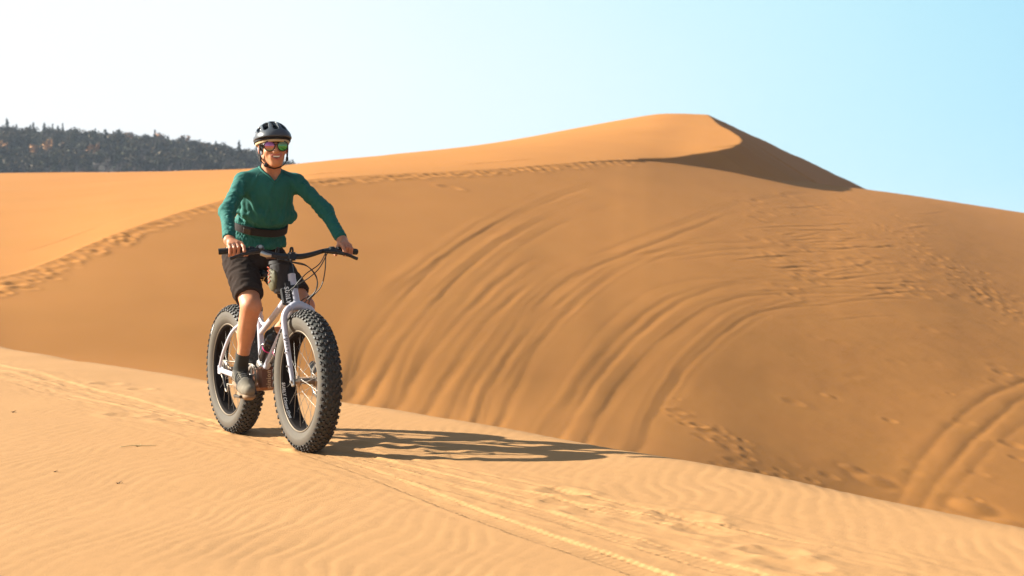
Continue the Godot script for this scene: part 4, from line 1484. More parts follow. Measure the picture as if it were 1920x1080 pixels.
func head_solid(B: Basis) -> Solid:
	var s := Solid.new()
	var H := func(x: float, y: float, z: float) -> Vector3: return HEAD + B * Vector3(x, y, z)
	s.egg(H.call(-0.018, 0.034, 0.0), Vector3(0.095, 0.080, 0.074), B, 0.03)
	s.egg(H.call(0.030, -0.030, 0.0), Vector3(0.056, 0.084, 0.055), B, 0.03)
	for z: float in [-1.0, 1.0]:
		s.bone(H.call(-0.005, -0.060, z * 0.044), H.call(0.058, -0.096, z * 0.013), 0.017, 0.016, 0.03)    # jaw
		s.egg(H.call(0.056, -0.034, z * 0.036), Vector3(0.026, 0.022, 0.024), B, 0.022)                      # cheek, raised by the smile
		s.bone(H.call(0.070, 0.018, z * 0.012), H.call(0.058, 0.022, z * 0.05), 0.012, 0.011, 0.018)          # brow
	s.egg(H.call(0.072, -0.098, 0.0), Vector3(0.019, 0.017, 0.022), B, 0.022)                                 # chin
	s.bone(H.call(0.083, 0.004, 0.0), H.call(0.101, -0.034, 0.0), 0.0075, 0.0105, 0.014)                     # nose
	for z: float in [-1.0, 1.0]:
		s.egg(H.call(0.092, -0.037, z * 0.010), Vector3(0.010, 0.007, 0.0075), B, 0.008)                     # nostril wing
		s.egg(H.call(0.079, 0.0, z * 0.032), Vector3(0.014, 0.010, 0.016), B, 0.010)
		s.dig()                                                                                              # eye socket
		s.egg(H.call(0.066, -0.001, z * 0.032), Vector3(0.0125, 0.0125, 0.0125), B, 0.003)                   # eye
	# mouth: an open smile between two lips
	s.egg(H.call(0.078, -0.066, 0.0), Vector3(0.020, 0.024, 0.036), B, 0.02)
	s.egg(H.call(0.102, -0.0650, 0.0), Vector3(0.024, 0.0098, 0.029), B, 0.003)
	s.dig()
	for k in 6:
		var a0 := lerpf(-1.0, 1.0, k / 6.0)
		var a1 := lerpf(-1.0, 1.0, (k + 1) / 6.0)
		var up0: Vector3 = H.call(0.0985 - 0.016 * a0 * a0, -0.0560 + 0.005 * a0 * a0, a0 * 0.031)
		var up1: Vector3 = H.call(0.0985 - 0.016 * a1 * a1, -0.0560 + 0.005 * a1 * a1, a1 * 0.031)
		var lo0: Vector3 = H.call(0.0965 - 0.015 * a0 * a0, -0.0785 + 0.0265 * a0 * a0, a0 * 0.031)
		var lo1: Vector3 = H.call(0.0965 - 0.015 * a1 * a1, -0.0785 + 0.0265 * a1 * a1, a1 * 0.031)
		s.bone(up0, up1, 0.0036, 0.0036, 0.002)
		s.bone(lo0, lo1, 0.0044, 0.0044, 0.002)
	for z: float in [-1.0, 1.0]:    # ears
		s.egg(H.call(-0.012, -0.012, z * 0.076), Vector3(0.017, 0.031, 0.008), Basis(B * Vector3.UP, z * -0.35) * B, 0.008)
		s.egg(H.call(-0.008, -0.010, z * 0.086), Vector3(0.008, 0.018, 0.006), B, 0.006)
		s.dig()
	# neck
	s.bone(H.call(-0.030, -0.06, 0.0), Vector3(-0.552, 1.50, 0.0), 0.051, 0.054, 0.03)
	for z: float in [-1.0, 1.0]:
		s.bone(H.call(-0.02, -0.06, z * 0.045), Vector3(-0.490, 1.468, z * 0.018), 0.014, 0.013, 0.02)
	return s

func leg_skin(s: Solid, hip: Vector3, knee: Vector3, ank: Vector3) -> void:
	var shin := (ank - knee).normalized()
	var fwd := (Vector3.RIGHT - shin * shin.x).normalized()
	s.bone(hip.lerp(knee, 0.1), knee, 0.080, 0.056, 0.02)
	s.egg(knee + fwd * 0.014 + Vector3(0, 0.004, 0), Vector3(0.045, 0.048, 0.044), Basis(), 0.02)
	s.bone(knee, ank, 0.050, 0.031, 0.03)
	s.bone(knee.lerp(ank, 0.18) - fwd * 0.012, knee.lerp(ank, 0.46) - fwd * 0.018, 0.046, 0.044, 0.035)
	s.bone(knee.lerp(ank, 0.10) + fwd * 0.022, knee.lerp(ank, 0.8) + fwd * 0.010, 0.022, 0.020, 0.02)
	s.bone(ank, ank + Vector3(0.05, -0.05, 0), 0.032, 0.03, 0.02)

func rider() -> void:
	rng.seed = 99
	var who := thing("person", "smiling cyclist in teal top, dark shorts, helmet and mirrored sunglasses, riding the fat bike", "person", bike_frame)
	var skin := mat("skin", Color(1, 1, 1), 0.55, 0.0, true)
	skin.subsurf_scatter_enabled = true
	skin.subsurf_scatter_strength = 0.06
	var B := head_basis()
	var H := func(x: float, y: float, z: float) -> Vector3: return HEAD + B * Vector3(x, y, z)
	# ---- body: one mesh of skin, from head to feet
	var body := Heap.new()
	var trunk := Solid.new()
	var axis := Vector3(0.514, 0.857, 0)
	var TB := Basis(Vector3(0.857, -0.514, 0), axis, Vector3.BACK)
	trunk.egg(Vector3(-0.61, 1.38, 0), Vector3(0.085, 0.15, 0.115), TB, 0.05)
	trunk.egg(Vector3(-0.72, 1.20, 0), Vector3(0.08, 0.14, 0.115), TB, 0.05)
	trunk.egg(Vector3(-0.81, 1.04, 0), Vector3(0.10, 0.10, 0.135), TB, 0.05)
	trunk.bone(Vector3(-0.552, 1.50, 0.0), HEAD + Vector3(-0.03, -0.07, 0), 0.050, 0.046, 0.02)
	trunk.bone(Vector3(-0.525, 1.455, -0.02), Vector3(-0.525, 1.455, 0.02), 0.048, 0.048, 0.03)
	trunk.bone(SH_R, SH_L, 0.036, 0.036, 0.02)
	sleeve(trunk, SH_R, EL_R, WR_R, 0.036, 0.029, 0.0225, 0.02)
	sleeve(trunk, SH_L, EL_L, WR_L, 0.036, 0.029, 0.0225, 0.02)
	leg_skin(trunk, HIP_R, KNEE_R, ANK_R)
	leg_skin(trunk, HIP_L, KNEE_L, ANK_L)
	var tone := Color(0.48, 0.205, 0.100)
	body.add(trunk.nets(0.011), tone)
	for side: float in [1.0, -1.0]:
		var hs := Solid.new()
		hand(hs, side)
		body.add(hs.nets(0.0034), tone)
	body.add(head_solid(B).nets(0.0032), tone)
	for i in body.v.size():
		var p := body.v[i]
		var g := 1.0 + 0.10 * n_skin.get_noise_3d(p.x * 0.4, p.y * 0.4, p.z * 0.4) + 0.12 * n_skin.get_noise_3d(p.x * 2.0, p.y * 2.0, p.z * 2.0)
		var c := tone * g
		if p.y > 1.5:
			var q := B.inverse() * (p - HEAD)
			if q.x > 0.07 and absf(q.z) < 0.034 and q.y < -0.048 and q.y > -0.084:
				var cz := q.z / 0.031
				var lip := smoothstep(0.0075, 0.004, absf(q.y - (-0.0560 + 0.005 * cz * cz))) + smoothstep(0.0085, 0.005, absf(q.y - (-0.0785 + 0.0265 * cz * cz)))
				c = c.lerp(Color(0.42, 0.10, 0.075), clampf(lip, 0.0, 1.0) * 0.8)
			if absf(q.z) > 0.068 and absf(q.y + 0.012) < 0.035: c = c.lerp(Color(0.55, 0.16, 0.10), 0.5)
			c = c.lerp(Color(0.50, 0.16, 0.10), 0.35 * smoothstep(0.028, 0.0, (q - Vector3(0.08, -0.034, 0.038 * signf(q.z))).length()))
			if q.x > 0.05 and absf(q.y - 0.021) < 0.006 and absf(q.z) > 0.012 and absf(q.z) < 0.05: c = c.lerp(Color(0.10, 0.05, 0.025), 0.8)
		elif p.y < 1.0:
			var kn := smoothstep(0.09, 0.02, minf((p - KNEE_R).length(), (p - KNEE_L).length()) - 0.02)
			c = c.lerp(Color(0.50, 0.155, 0.085) * g, 0.35 * kn * (0.6 + 0.8 * n_skin.get_noise_3d(p.x, p.y, p.z)))
		elif p.y > 1.0 and absf(p.z) > 0.25:
			c = c.lerp(Color(0.50, 0.19, 0.11), 0.35)
		body.tint[i] = c
	part("body", heap_mesh(body), skin, who)
	# teeth behind the lips
	var th := Heap.new()
	for k in 8:
		var a := (k - 3.5) / 4.0
		th.add(block(Vector3(0.004, 0.0105, 0.0070), Transform3D(B * Basis(Vector3.UP, -a * 0.7), H.call(0.0955 - 0.012 * a * a, -0.0625 + 0.003 * a * a, a * 0.027)), 0.3))
	part("teeth", heap_mesh(th), mat("teeth", Color(0.75, 0.72, 0.64), 0.3), who)
	# hair at the temples and nape
	var hr := Solid.new()
	hr.egg(H.call(-0.028, 0.034, 0.0), Vector3(0.094, 0.082, 0.0775), B, 0.01)
	hr.egg(H.call(-0.075, -0.045, 0.0), Vector3(0.026, 0.05, 0.05), B, 0.03)
	hr.cut(H.call(0.012, 0.0, 0.0), B * Vector3(1, -0.35, 0))
	part("hair", mesh_of(hr.nets(0.006)), mat("brown hair", Color(0.085, 0.045, 0.022), 0.6), who)
	# ---- top
	var sh := Solid.new()
	sh.egg(Vector3(-0.588, 1.390, 0), Vector3(0.112, 0.148, 0.150), TB, 0.06)
	sh.egg(Vector3(-0.630, 1.318, -0.005), Vector3(0.116, 0.092, 0.156), TB, 0.05)
	sh.egg(Vector3(-0.598, 1.284, -0.02), Vector3(0.084, 0.052, 0.146), TB, 0.04)
	sh.egg(Vector3(-0.702, 1.235, 0), Vector3(0.112, 0.075, 0.146), TB, 0.02)
	sh.egg(Vector3(-0.738, 1.150, 0), Vector3(0.126, 0.080, 0.158), TB, 0.02)
	sh.egg(Vector3(-0.757, 1.085, 0), Vector3(0.142, 0.078, 0.176), TB, 0.025)
	sh.bone(Vector3(-0.535, 1.464, -0.135), Vector3(-0.565, 1.464, 0.135), 0.052, 0.052, 0.04)
	for z: float in [1.0, -1.0]:
		sh.bone(Vector3(-0.572, 1.508, z * 0.045), Vector3(-0.560, 1.470, z * 0.140), 0.038, 0.046, 0.035)
	sh.bone(Vector3(-0.595, 1.482, -0.05), Vector3(-0.595, 1.482, 0.05), 0.060, 0.060, 0.04)
	sh.egg(Vector3(-0.540, 1.455, 0.0), Vector3(0.062, 0.060, 0.095), TB, 0.04)
	sleeve(sh, SH_R, EL_R, WR_R, 0.0475, 0.0395, 0.0335, 0.025)
	sleeve(sh, SH_L, EL_L, WR_L, 0.0475, 0.0395, 0.0335, 0.025)
	# neck opening: round at the back, a V in front
	sh.bone(Vector3(-0.548, 1.54, 0), Vector3(-0.530, 1.64, 0), 0.056, 0.070, 0.004)
	sh.dig()
	sh.bone(Vector3(-0.500, 1.555, 0), Vector3(-0.462, 1.470, 0), 0.056, 0.010, 0.004)
	sh.dig()
	for w: Array in [[WR_R, EL_R], [WR_L, EL_L]]:
		var d: Vector3 = (w[0] - w[1]).normalized()
		sh.cut(w[0] - d * 0.012, d)
	sh.cut(Vector3(-0.785, 1.128, 0), Vector3(-0.22, -0.975, 0))
	var creases := [   # pulls of the cloth: from, to, width, height, bow
		[Vector3(-0.50, 1.43, 0.15), Vector3(-0.53, 1.20, -0.02), 0.016, 0.010, 0.02], [Vector3(-0.50, 1.41, 0.12), Vector3(-0.52, 1.22, 0.06), 0.013, 0.008, 0.01], [Vector3(-0.47, 1.44, 0.05), Vector3(-0.53, 1.18, -0.09), 0.015, 0.007, 0.015],
		[Vector3(-0.48, 1.43, -0.14), Vector3(-0.58, 1.17, -0.12), 0.014, 0.010, -0.015], [Vector3(-0.46, 1.44, -0.09), Vector3(-0.54, 1.19, -0.05), 0.012, 0.007, -0.01], [Vector3(-0.49, 1.40, -0.16), Vector3(-0.62, 1.22, -0.165), 0.013, 0.009, 0.0],
		[Vector3(-0.56, 1.40, 0.165), Vector3(-0.60, 1.22, 0.13), 0.016, 0.013, 0.01], [Vector3(-0.62, 1.38, 0.165), Vector3(-0.68, 1.21, 0.14), 0.013, 0.010, -0.01], [Vector3(-0.57, 1.31, 0.16), Vector3(-0.66, 1.20, 0.155), 0.010, 0.010, 0.012],
		[Vector3(-0.46, 1.47, 0.01), Vector3(-0.51, 1.32, 0.03), 0.012, 0.006, 0.01], [Vector3(-0.49, 1.50, 0.09), Vector3(-0.49, 1.40, 0.13), 0.012, 0.008, 0.008], [Vector3(-0.48, 1.50, -0.09), Vector3(-0.48, 1.40, -0.13), 0.012, 0.008, -0.008],
		[Vector3(-0.50, 1.47, 0.17), Vector3(-0.46, 1.36, 0.20), 0.012, 0.008, 0.0], [Vector3(-0.47, 1.47, -0.17), Vector3(-0.44, 1.37, -0.20), 0.012, 0.008, 0.0], [Vector3(-0.45, 1.36, 0.24), Vector3(-0.39, 1.29, 0.27), 0.010, 0.008, 0.0], [Vector3(-0.42, 1.37, -0.24), Vector3(-0.38, 1.30, -0.28), 0.010, 0.008, 0.0],
		[Vector3(-0.43, 1.28, 0.25), Vector3(-0.38, 1.25, 0.32), 0.009, 0.007, 0.0], [Vector3(-0.42, 1.29, -0.25), Vector3(-0.37, 1.26, -0.32), 0.009, 0.007, 0.0]]
	for k in 46:     # short sharp wrinkles on sleeves and body
		var side := 1.0 if k % 2 else -1.0
		var a: Vector3
		var b: Vector3
		if k < 26:
			var t := rng.randf()
			var up2 := k < 12
			var from := SH_R if side > 0.0 else SH_L
			var elb := EL_R if side > 0.0 else EL_L
			var wri := WR_R if side > 0.0 else WR_L
			var c := from.lerp(elb, t) if up2 else elb.lerp(wri, t)
			var dirn := (elb - from if up2 else wri - elb).normalized()
			var sidev := dirn.cross(Vector3(rng.randfn(), rng.randfn(), rng.randfn())).normalized()
			a = c + Vector3(0.036, 0.01, 0.0) - sidev * 0.035 + dirn * 0.012
			b = c + Vector3(0.036, 0.01, 0.0) + sidev * 0.035 - dirn * 0.012
		else:
			a = Vector3(-0.49, rng.randf_range(1.22, 1.45), rng.randf_range(-0.14, 0.14))
			b = a + Vector3(-0.03, rng.randf_range(-0.14, -0.05), rng.randf_range(-0.06, 0.06))
		creases.append([a, b, rng.randf_range(0.0065, 0.010), rng.randf_range(0.0035, 0.0065), rng.randf_range(-0.012, 0.012)])
	var sm := sh.nets(0.0068)
	Heap.orient(sm)
	var sn := normals_of(sm.v, sm.idx)
	for i in sm.v.size():
		var p: Vector3 = sm.v[i]
		var f := 0.0
		var side := 1.0 if p.z > 0.0 else -1.0
		var a := SH_R if side > 0.0 else SH_L
		var e := EL_R if side > 0.0 else EL_L
		var w := WR_R if side > 0.0 else WR_L
		var out := smoothstep(0.15, 0.20, absf(p.z))
		if p.y < e.y: f += out * 0.0042 * folds(p, e, w, 30.0) * (0.5 + smoothstep(0.12, 0.0, (p - w).length()))
		f += out * 0.0050 * folds(p, a, e, 17.0) * smoothstep(e.y - 0.08, e.y, p.y)
		f += out * 0.005 * folds(p, a, w, 36.0) * smoothstep(0.10, 0.02, (p - e).length())
		# body: long pulls from the shoulders to the waist, and a gathered hem
		var inn := 1.0 - out
		var pull := folds(p, Vector3(0.3, 1.4, side * 0.7), Vector3(-0.6, 1.2, side * -0.25), 9.0)
		f += inn * 0.0065 * pull * smoothstep(1.52, 1.42, p.y)
		f += inn * 0.0060 * folds(p, Vector3(-0.7, 1.5, 0.1), Vector3(-0.7, 1.0, side * 0.25), 13.0) * smoothstep(1.36, 1.24, p.y)
		var ang := atan2(p.z, p.x + 0.74)
		f += inn * 0.0055 * (1.0 - 2.0 * absf(n_fold.get_noise_2d(ang * 9.0, p.y * 10.0))) * smoothstep(1.29, 1.2, p.y)
		for cr: Array in creases:
			var ca: Vector3 = cr[0]
			var ce: Vector3 = cr[1] - ca
			var ct := (p - ca).dot(ce) / ce.length_squared()
			if ct < -0.1 or ct > 1.1: continue
			var bow := ce.cross(Vector3.RIGHT).normalized() * (float(cr[4]) * 4.0 * ct * (1.0 - ct))
			var cd := (p - ca - ce * ct - bow)
			cd.x *= 0.6
			var cq: float = cd.length() / float(cr[2])
			if cq < 2.5: f += float(cr[3]) * (exp(-cq * cq) - 0.35 * exp(-pow((cq - 1.5) / 0.5, 2.0))) * smoothstep(-0.1, 0.2, ct) * smoothstep(1.1, 0.7, ct)
		# gathers at the right flank
		f += 0.007 * (1.0 - 2.4 * absf(n_fold.get_noise_3d(p.x * 13.0 + p.y * 9.0, p.y * 15.0, p.z * 6.0))) * smoothstep(0.15, 0.05, (p - Vector3(-0.66, 1.27, 0.15)).length())
		sm.v[i] = p + sn[i] * (f - 0.002)
	var teal := mat("teal jersey cloth", Color(0.006, 0.108, 0.088), 0.85)
	teal.rim_enabled = true
	teal.rim = 0.25
	teal.rim_tint = 0.7
	var nz := noise_map(71, 0.6, true, 3.0, 256)
	teal.normal_enabled = true
	teal.normal_texture = nz
	teal.normal_scale = 0.35
	teal.uv1_triplanar = true
	teal.uv1_scale = Vector3.ONE * 9.0
	var top := part("jersey", mesh_of(sm), teal, who)
	# collar along the V, and cuffs
	var vl := []
	for q: Vector3 in [Vector3(-0.60, 1.54, 0.040), Vector3(-0.555, 1.55, 0.060), Vector3(-0.505, 1.53, 0.056), Vector3(-0.474, 1.498, 0.029), Vector3(-0.462, 1.462, 0.0), Vector3(-0.474, 1.498, -0.029), Vector3(-0.505, 1.53, -0.056), Vector3(-0.555, 1.55, -0.060), Vector3(-0.60, 1.54, -0.040), Vector3(-0.622, 1.53, 0.0), Vector3(-0.60, 1.54, 0.040)]: vl.append(sh.onto(q, 0.001))
	part("collar", mesh_of(tube(vl, 0.0062, 10, 1.0, 5)), teal, top)
	for side: float in [1.0, -1.0]:
		var sl2 := []
		for k in 9:
			var t := k / 8.0
			sl2.append(sh.onto(Vector3(lerpf(-0.50, -0.485, t), lerpf(1.545, 1.40, t), side * (lerpf(0.062, 0.140, t) + 0.012 * sin(t * PI))), 0.0012))
		part("seam", mesh_of(tube(sl2, 0.0016, 6, 1.0, 3)), mat("dark teal thread", Color(0.004, 0.060, 0.050), 0.9), top)
	# ---- belt
	var belt := Heap.new()
	var bv := PackedVector3Array()
	var bi := PackedInt32Array()
	var bc := Vector3(-0.700, 1.222, 0)
	var TW := Basis(Vector3(0.93, -0.367, 0), Vector3(0.367, 0.93, 0), Vector3.BACK)
	for k in 64:
		var a := TAU * k / 64
		for q: Vector2 in [Vector2(0.0, 0.023), Vector2(0.005, 0.020), Vector2(0.005, -0.020), Vector2(0.0, -0.023), Vector2(-0.012, 0.0)]:
			bv.append(bc + TW * Vector3(cos(a) * (0.124 + q.x), q.y + 0.004 * sin(a * 2.0), sin(a) * (0.156 + q.x)))
	for k in 64:
		for j in 5:
			var p := k * 5 + j
			var q := k * 5 + (j + 1) % 5
			var p2 := (k + 1) % 64 * 5 + j
			var q2 := (k + 1) % 64 * 5 + (j + 1) % 5
			bi.append_array([p, q, p2, q, q2, p2])
	belt.add({"v": bv, "idx": bi})
	var bl := part("belt", heap_mesh(belt), mat("dark brown webbing", Color(0.013, 0.008, 0.007), 0.85), who)
	part("buckle", mesh_of(block(Vector3(0.012, 0.036, 0.05), Transform3D(TW * Basis(Vector3.UP, -0.75), bc + TW * Vector3(0.091, 0.0, 0.110)), 0.3)), mat("dark plastic", Color(0.022, 0.014, 0.012), 0.4), bl)
	# ---- shorts
	var so := Solid.new()
	so.egg(Vector3(-0.805, 1.045, 0), Vector3(0.122, 0.125, 0.156), TB, 0.04)
	so.egg(Vector3(-0.745, 1.04, 0), Vector3(0.085, 0.07, 0.12), TB, 0.04)
	var hemr := HIP_R.lerp(KNEE_R, 0.80)
	var heml := HIP_L.lerp(KNEE_L, 0.76)
	so.bone(HIP_R, HIP_R.lerp(KNEE_R, 1.1), 0.099, 0.073, 0.03)
	so.bone(HIP_L, HIP_L.lerp(KNEE_L, 1.1), 0.099, 0.073, 0.03)
	so.cut(Vector3(-0.78, 1.135, 0), axis)
	so.cut(hemr, (KNEE_R - HIP_R).normalized() + Vector3(0.0, -0.25, 0.0))
	so.cut(heml, (KNEE_L - HIP_L).normalized() + Vector3(0.0, -0.25, 0.0))
	var om := so.nets(0.008)
	Heap.orient(om)
	var on := normals_of(om.v, om.idx)
	for i in om.v.size():
		var p: Vector3 = om.v[i]
		var a := HIP_R if p.z > 0.0 else HIP_L
		var b := KNEE_R if p.z > 0.0 else KNEE_L
		var f := 0.0055 * folds(p, a + Vector3(0, 0, 0.06), b + Vector3(-0.1, 0, -0.06), 15.0) + 0.004 * folds(p, Vector3(-0.75, 1.0, 0), Vector3(-0.65, 0.9, p.z), 16.0)
		om.v[i] = p + on[i] * (f - 0.002)
	var shorts := part("shorts", mesh_of(om), mat("dark brown shorts cloth", Color(0.036, 0.026, 0.022), 0.95), who)
	part("waistband", mesh_of(tube([Vector3(-0.69, 1.055, 0.08), Vector3(-0.662, 1.05, 0.0), Vector3(-0.69, 1.055, -0.08)], 0.006, 8, 1.0, 6)), mat("dark brown shorts cloth", Color(0.05, 0.04, 0.036)), shorts)
	mats["dark brown shorts cloth"].metallic_specular = 0.15
	# ---- socks and shoes
	for side: float in [1.0, -1.0]:
		var knee := KNEE_R if side > 0.0 else KNEE_L
		var ank := ANK_R if side > 0.0 else ANK_L
		var ball_at := Vector3(-0.520, 0.312, 0.152) if side > 0.0 else Vector3(-0.80, 0.512, -0.155)
		var fdir := (ball_at - (ank + Vector3(0, -0.062, 0))).normalized()
		var sock := Solid.new()
		var top_s := ank.lerp(knee, 0.26)
		sock.bone(top_s + (knee - ank).normalized() * 0.03, ank, 0.0425, 0.0375, 0.01)
		sock.bone(ank, ank + Vector3(0.03, -0.05, 0), 0.040, 0.040, 0.02)
		sock.cut(top_s, (knee - ank).normalized())
		part("sock", mesh_of(sock.nets(0.006)), mat("dark olive sock", Color(0.026, 0.023, 0.016), 0.9), who)
		# shoe: heel behind the ankle, toe ahead of the ball
		var heel := ank + Vector3(-0.045, -0.060, 0)
		var toe := ball_at + fdir * 0.075 + Vector3(0, -0.002, 0)
		var lateral := fdir.cross(Vector3.UP).normalized()
		var upn := lateral.cross(fdir).normalized()
		var up_s := Solid.new()
		up_s.bone(heel + upn * 0.018, ank + fdir * 0.012 - upn * 0.030, 0.036, 0.041, 0.03)
		up_s.bone(ank + fdir * 0.02 - upn * 0.038, ball_at + upn * 0.004, 0.040, 0.040, 0.03)
		up_s.bone(ball_at + upn * 0.0, toe + upn * 0.004, 0.042, 0.031, 0.03)
		up_s.bone(ball_at + lateral * 0.012, toe - fdir * 0.02 + lateral * 0.012, 0.036, 0.028, 0.02)
		up_s.bone(ank + upn * 0.010 - fdir * 0.004, ank - upn * 0.02, 0.040, 0.042, 0.02)
		up_s.cut(heel - upn * 0.020, -upn)
		up_s.cut(ank + upn * 0.018, upn * 0.9 - fdir * 0.3)
		var um := up_s.nets(0.0048)
		var shoe_tint := PackedColorArray()
		for i in um.v.size():
			var p: Vector3 = um.v[i]
			var along := (p - heel).dot(fdir) / 0.26
			var hgt := (p - heel).dot(upn) + 0.020
			var d := smoothstep(0.028, 0.050, hgt) * smoothstep(0.88, 0.72, along)
			var stripe := smoothstep(0.40, 0.48, n_fold.get_noise_3d(along * 7.0 + hgt * 30.0, hgt * 14.0, p.z * 9.0) + 0.40) * smoothstep(0.75, 0.6, along)
			var c := Color(0.17, 0.14, 0.10).lerp(Color(0.030, 0.026, 0.022), clampf(d * 0.45 + stripe * 0.9, 0.0, 0.95))
			shoe_tint.append(c * (1.0 + 0.25 * n_skin.get_noise_3d(p.x, p.y, p.z)))
		Heap.orient(um)
		var shoe := part("shoe", raw_mesh(um.v, um.idx, shoe_tint), mat("dusty shoe cloth", Color(1, 1, 1), 0.85, 0.0, true), who)
		var sl := Heap.new()
		var sole := Solid.new()
		sole.egg(heel - upn * 0.022 + fdir * 0.02, Vector3(0.055, 0.017, 0.036), Basis(fdir, upn, lateral), 0.02)
		sole.egg(ball_at - upn * 0.044, Vector3(0.085, 0.016, 0.047), Basis(fdir, upn, lateral), 0.03)
		sole.bone(heel - upn * 0.024 + fdir * 0.03, ball_at - upn * 0.044, 0.014, 0.014, 0.03)
		sole.egg(toe - upn * 0.026 - fdir * 0.005, Vector3(0.036, 0.016, 0.034), Basis(fdir, upn, lateral), 0.02)
		sl.add(sole.nets(0.0045))
		for k in 11:
			for q: float in [-0.02, 0.0, 0.02]:
				sl.add(block(Vector3(0.012, 0.009, 0.012), Transform3D(Basis(fdir, upn, lateral), heel.lerp(toe, 0.04 + k * 0.09) - upn * (0.040 if k > 4 else 0.038) - upn * 0.008 * smoothstep(2.0, 6.0, k) + lateral * q), 0.2))
		part("sole", heap_mesh(sl), mat("tan rubber sole", Color(0.24, 0.15, 0.085), 0.8), shoe)
		for k in 4:
			var st := []
			for j in 5:
				var t := 0.22 + k * 0.17 + j * 0.035
				var ax1 := (ank + fdir * 0.02 - upn * 0.038).lerp(ball_at, t)
				st.append(up_s.onto(ax1 + lateral * (0.030 + 0.008 * j) + upn * (0.036 - 0.017 * j), 0.0005))
			part("side_stripe", mesh_of(tube(st, 0.0042, 6)), mat("black lace", Color(0.016, 0.015, 0.014), 0.8), shoe)
		var lc := []
		for k in 9:
			var t := 0.10 + k * 0.085
			var ax0 := (ank + fdir * 0.02 - upn * 0.038).lerp(ball_at, t)
			lc.append(up_s.onto(ax0 + upn * 0.045 + lateral * (0.021 if k % 2 else -0.021), 0.003))
		part("lace", mesh_of(tube(lc, 0.0046, 7)), mat("black lace", Color(0.016, 0.015, 0.014), 0.8), shoe)
	# ---- helmet
	var hel := Node3D.new()
	hel.name = "helmet"
	who.add_child(hel, true)
	var hc: Vector3 = H.call(-0.012, 0.030, 0.0)
	var HB := B * Basis(Vector3.BACK, 0.05)
	var hs2 := Solid.new()
	hs2.egg(hc, Vector3(0.134, 0.112, 0.105), HB, 0.01)
	hs2.egg(hc + HB * Vector3(0.055, 0.012, 0), Vector3(0.092, 0.052, 0.090), HB, 0.03)     # brow of the shell
	hs2.egg(hc, Vector3(0.106, 0.088, 0.083), HB, 0.004)
	hs2.dig()
	for z: float in [0.0, -0.046, 0.046]:       # vents
		var w := 0.0165 if z == 0.0 else 0.0165
		hs2.bone(hc + HB * Vector3(0.110 - absf(z) * 0.42, 0.054, z * 1.0), hc + HB * Vector3(0.045, 0.100 - absf(z) * 0.35, z * 0.88), w, w * 1.1, 0.003)
		hs2.dig()
		hs2.bone(hc + HB * Vector3(-0.03, 0.118 - absf(z) * 0.3, z * 0.9), hc + HB * Vector3(-0.11, 0.062, z * 0.9), 0.012, 0.012, 0.004)
		hs2.dig()
	for z: float in [-1.0, 1.0]:
		hs2.bone(hc + HB * Vector3(0.060, 0.050, z * 0.080), hc + HB * Vector3(0.000, 0.072, z * 0.074), 0.0125, 0.014, 0.004)
		hs2.dig()
		hs2.bone(hc + HB * Vector3(0.01, 0.036, z * 0.095), hc + HB * Vector3(-0.06, 0.042, z * 0.086), 0.012, 0.013, 0.004)
		hs2.dig()
	hs2.cut(hc + HB * Vector3(0, 0.004, 0), HB * Vector3(0.05, -1, 0))
	part("shell", mesh_of(hs2.nets(0.0036)), mat("slate grey helmet shell", Color(0.060, 0.066, 0.076), 0.32), hel)
	part("padding", mesh_of(ball(hc, Vector3(0.104, 0.086, 0.081), HB, 14, 24)), mat("black padding", Color(0.010, 0.010, 0.011), 0.9), hel)
	var rm := Solid.new()
	rm.egg(hc, Vector3(0.131, 0.112, 0.102), HB, 0.01)
	rm.egg(hc, Vector3(0.106, 0.12, 0.083), HB, 0.004)
	rm.dig()
	rm.cut(hc + HB * Vector3(0, -0.009, 0), HB * Vector3(0.05, -1, 0))
	rm.cut(hc + HB * Vector3(0, 0.010, 0), HB * Vector3(0, 1, 0))
	part("rim", mesh_of(rm.nets(0.0036)), mat("black padding", Color(0.010, 0.010, 0.011)), hel)
	var ln := Solid.new()
	ln.egg(hc, Vector3(0.124, 0.100, 0.096), HB, 0.01)
	ln.egg(hc, Vector3(0.102, 0.12, 0.080), HB, 0.004)
	ln.dig()
	ln.cut(hc + HB * Vector3(0, -0.022, 0), HB * Vector3(0.05, -1, 0))
	ln.cut(hc + HB * Vector3(0, -0.002, 0), HB * Vector3(0, 1, 0))
	part("liner", mesh_of(ln.nets(0.0036)), mat("sand coloured liner", Color(0.50, 0.38, 0.22), 0.6), hel)
	for z: float in [-0.030, 0.014]:
		part("rib", mesh_of(tube([hc + HB * Vector3(0.098, 0.050, z), hc + HB * Vector3(0.078, 0.075, z), hc + HB * Vector3(0.050, 0.092, z * 1.05)], 0.0052, 8, 1.0, 4)), mat("sand coloured liner", Color(0.50, 0.38, 0.22)), hel)
	var chin: Vector3 = H.call(0.028, -0.128, 0.004)
	var webbing := mat("black webbing", Color(0.014, 0.013, 0.014))
	for z: float in [1.0, -1.0]:
		part("strap", mesh_of(tube([H.call(0.030, 0.022, z * 0.080), H.call(0.022, -0.03, z * 0.080), H.call(0.014, -0.078, z * 0.073), H.call(0.020, -0.112, z * 0.045), chin], 0.0072, 8, 0.42, 6, B * Vector3.BACK)), webbing, hel)
		part("strap", mesh_of(tube([H.call(-0.06, 0.02, z * 0.080), H.call(-0.035, -0.03, z * 0.084), H.call(0.006, -0.078, z * 0.075)], 0.006, 8, 0.42, 6, B * Vector3.BACK)), webbing, hel)
		part("strap_adjuster", mesh_of(block(Vector3(0.022, 0.026, 0.012), Transform3D(B, H.call(0.013, -0.072, z * 0.076)), 0.3)), webbing, hel)
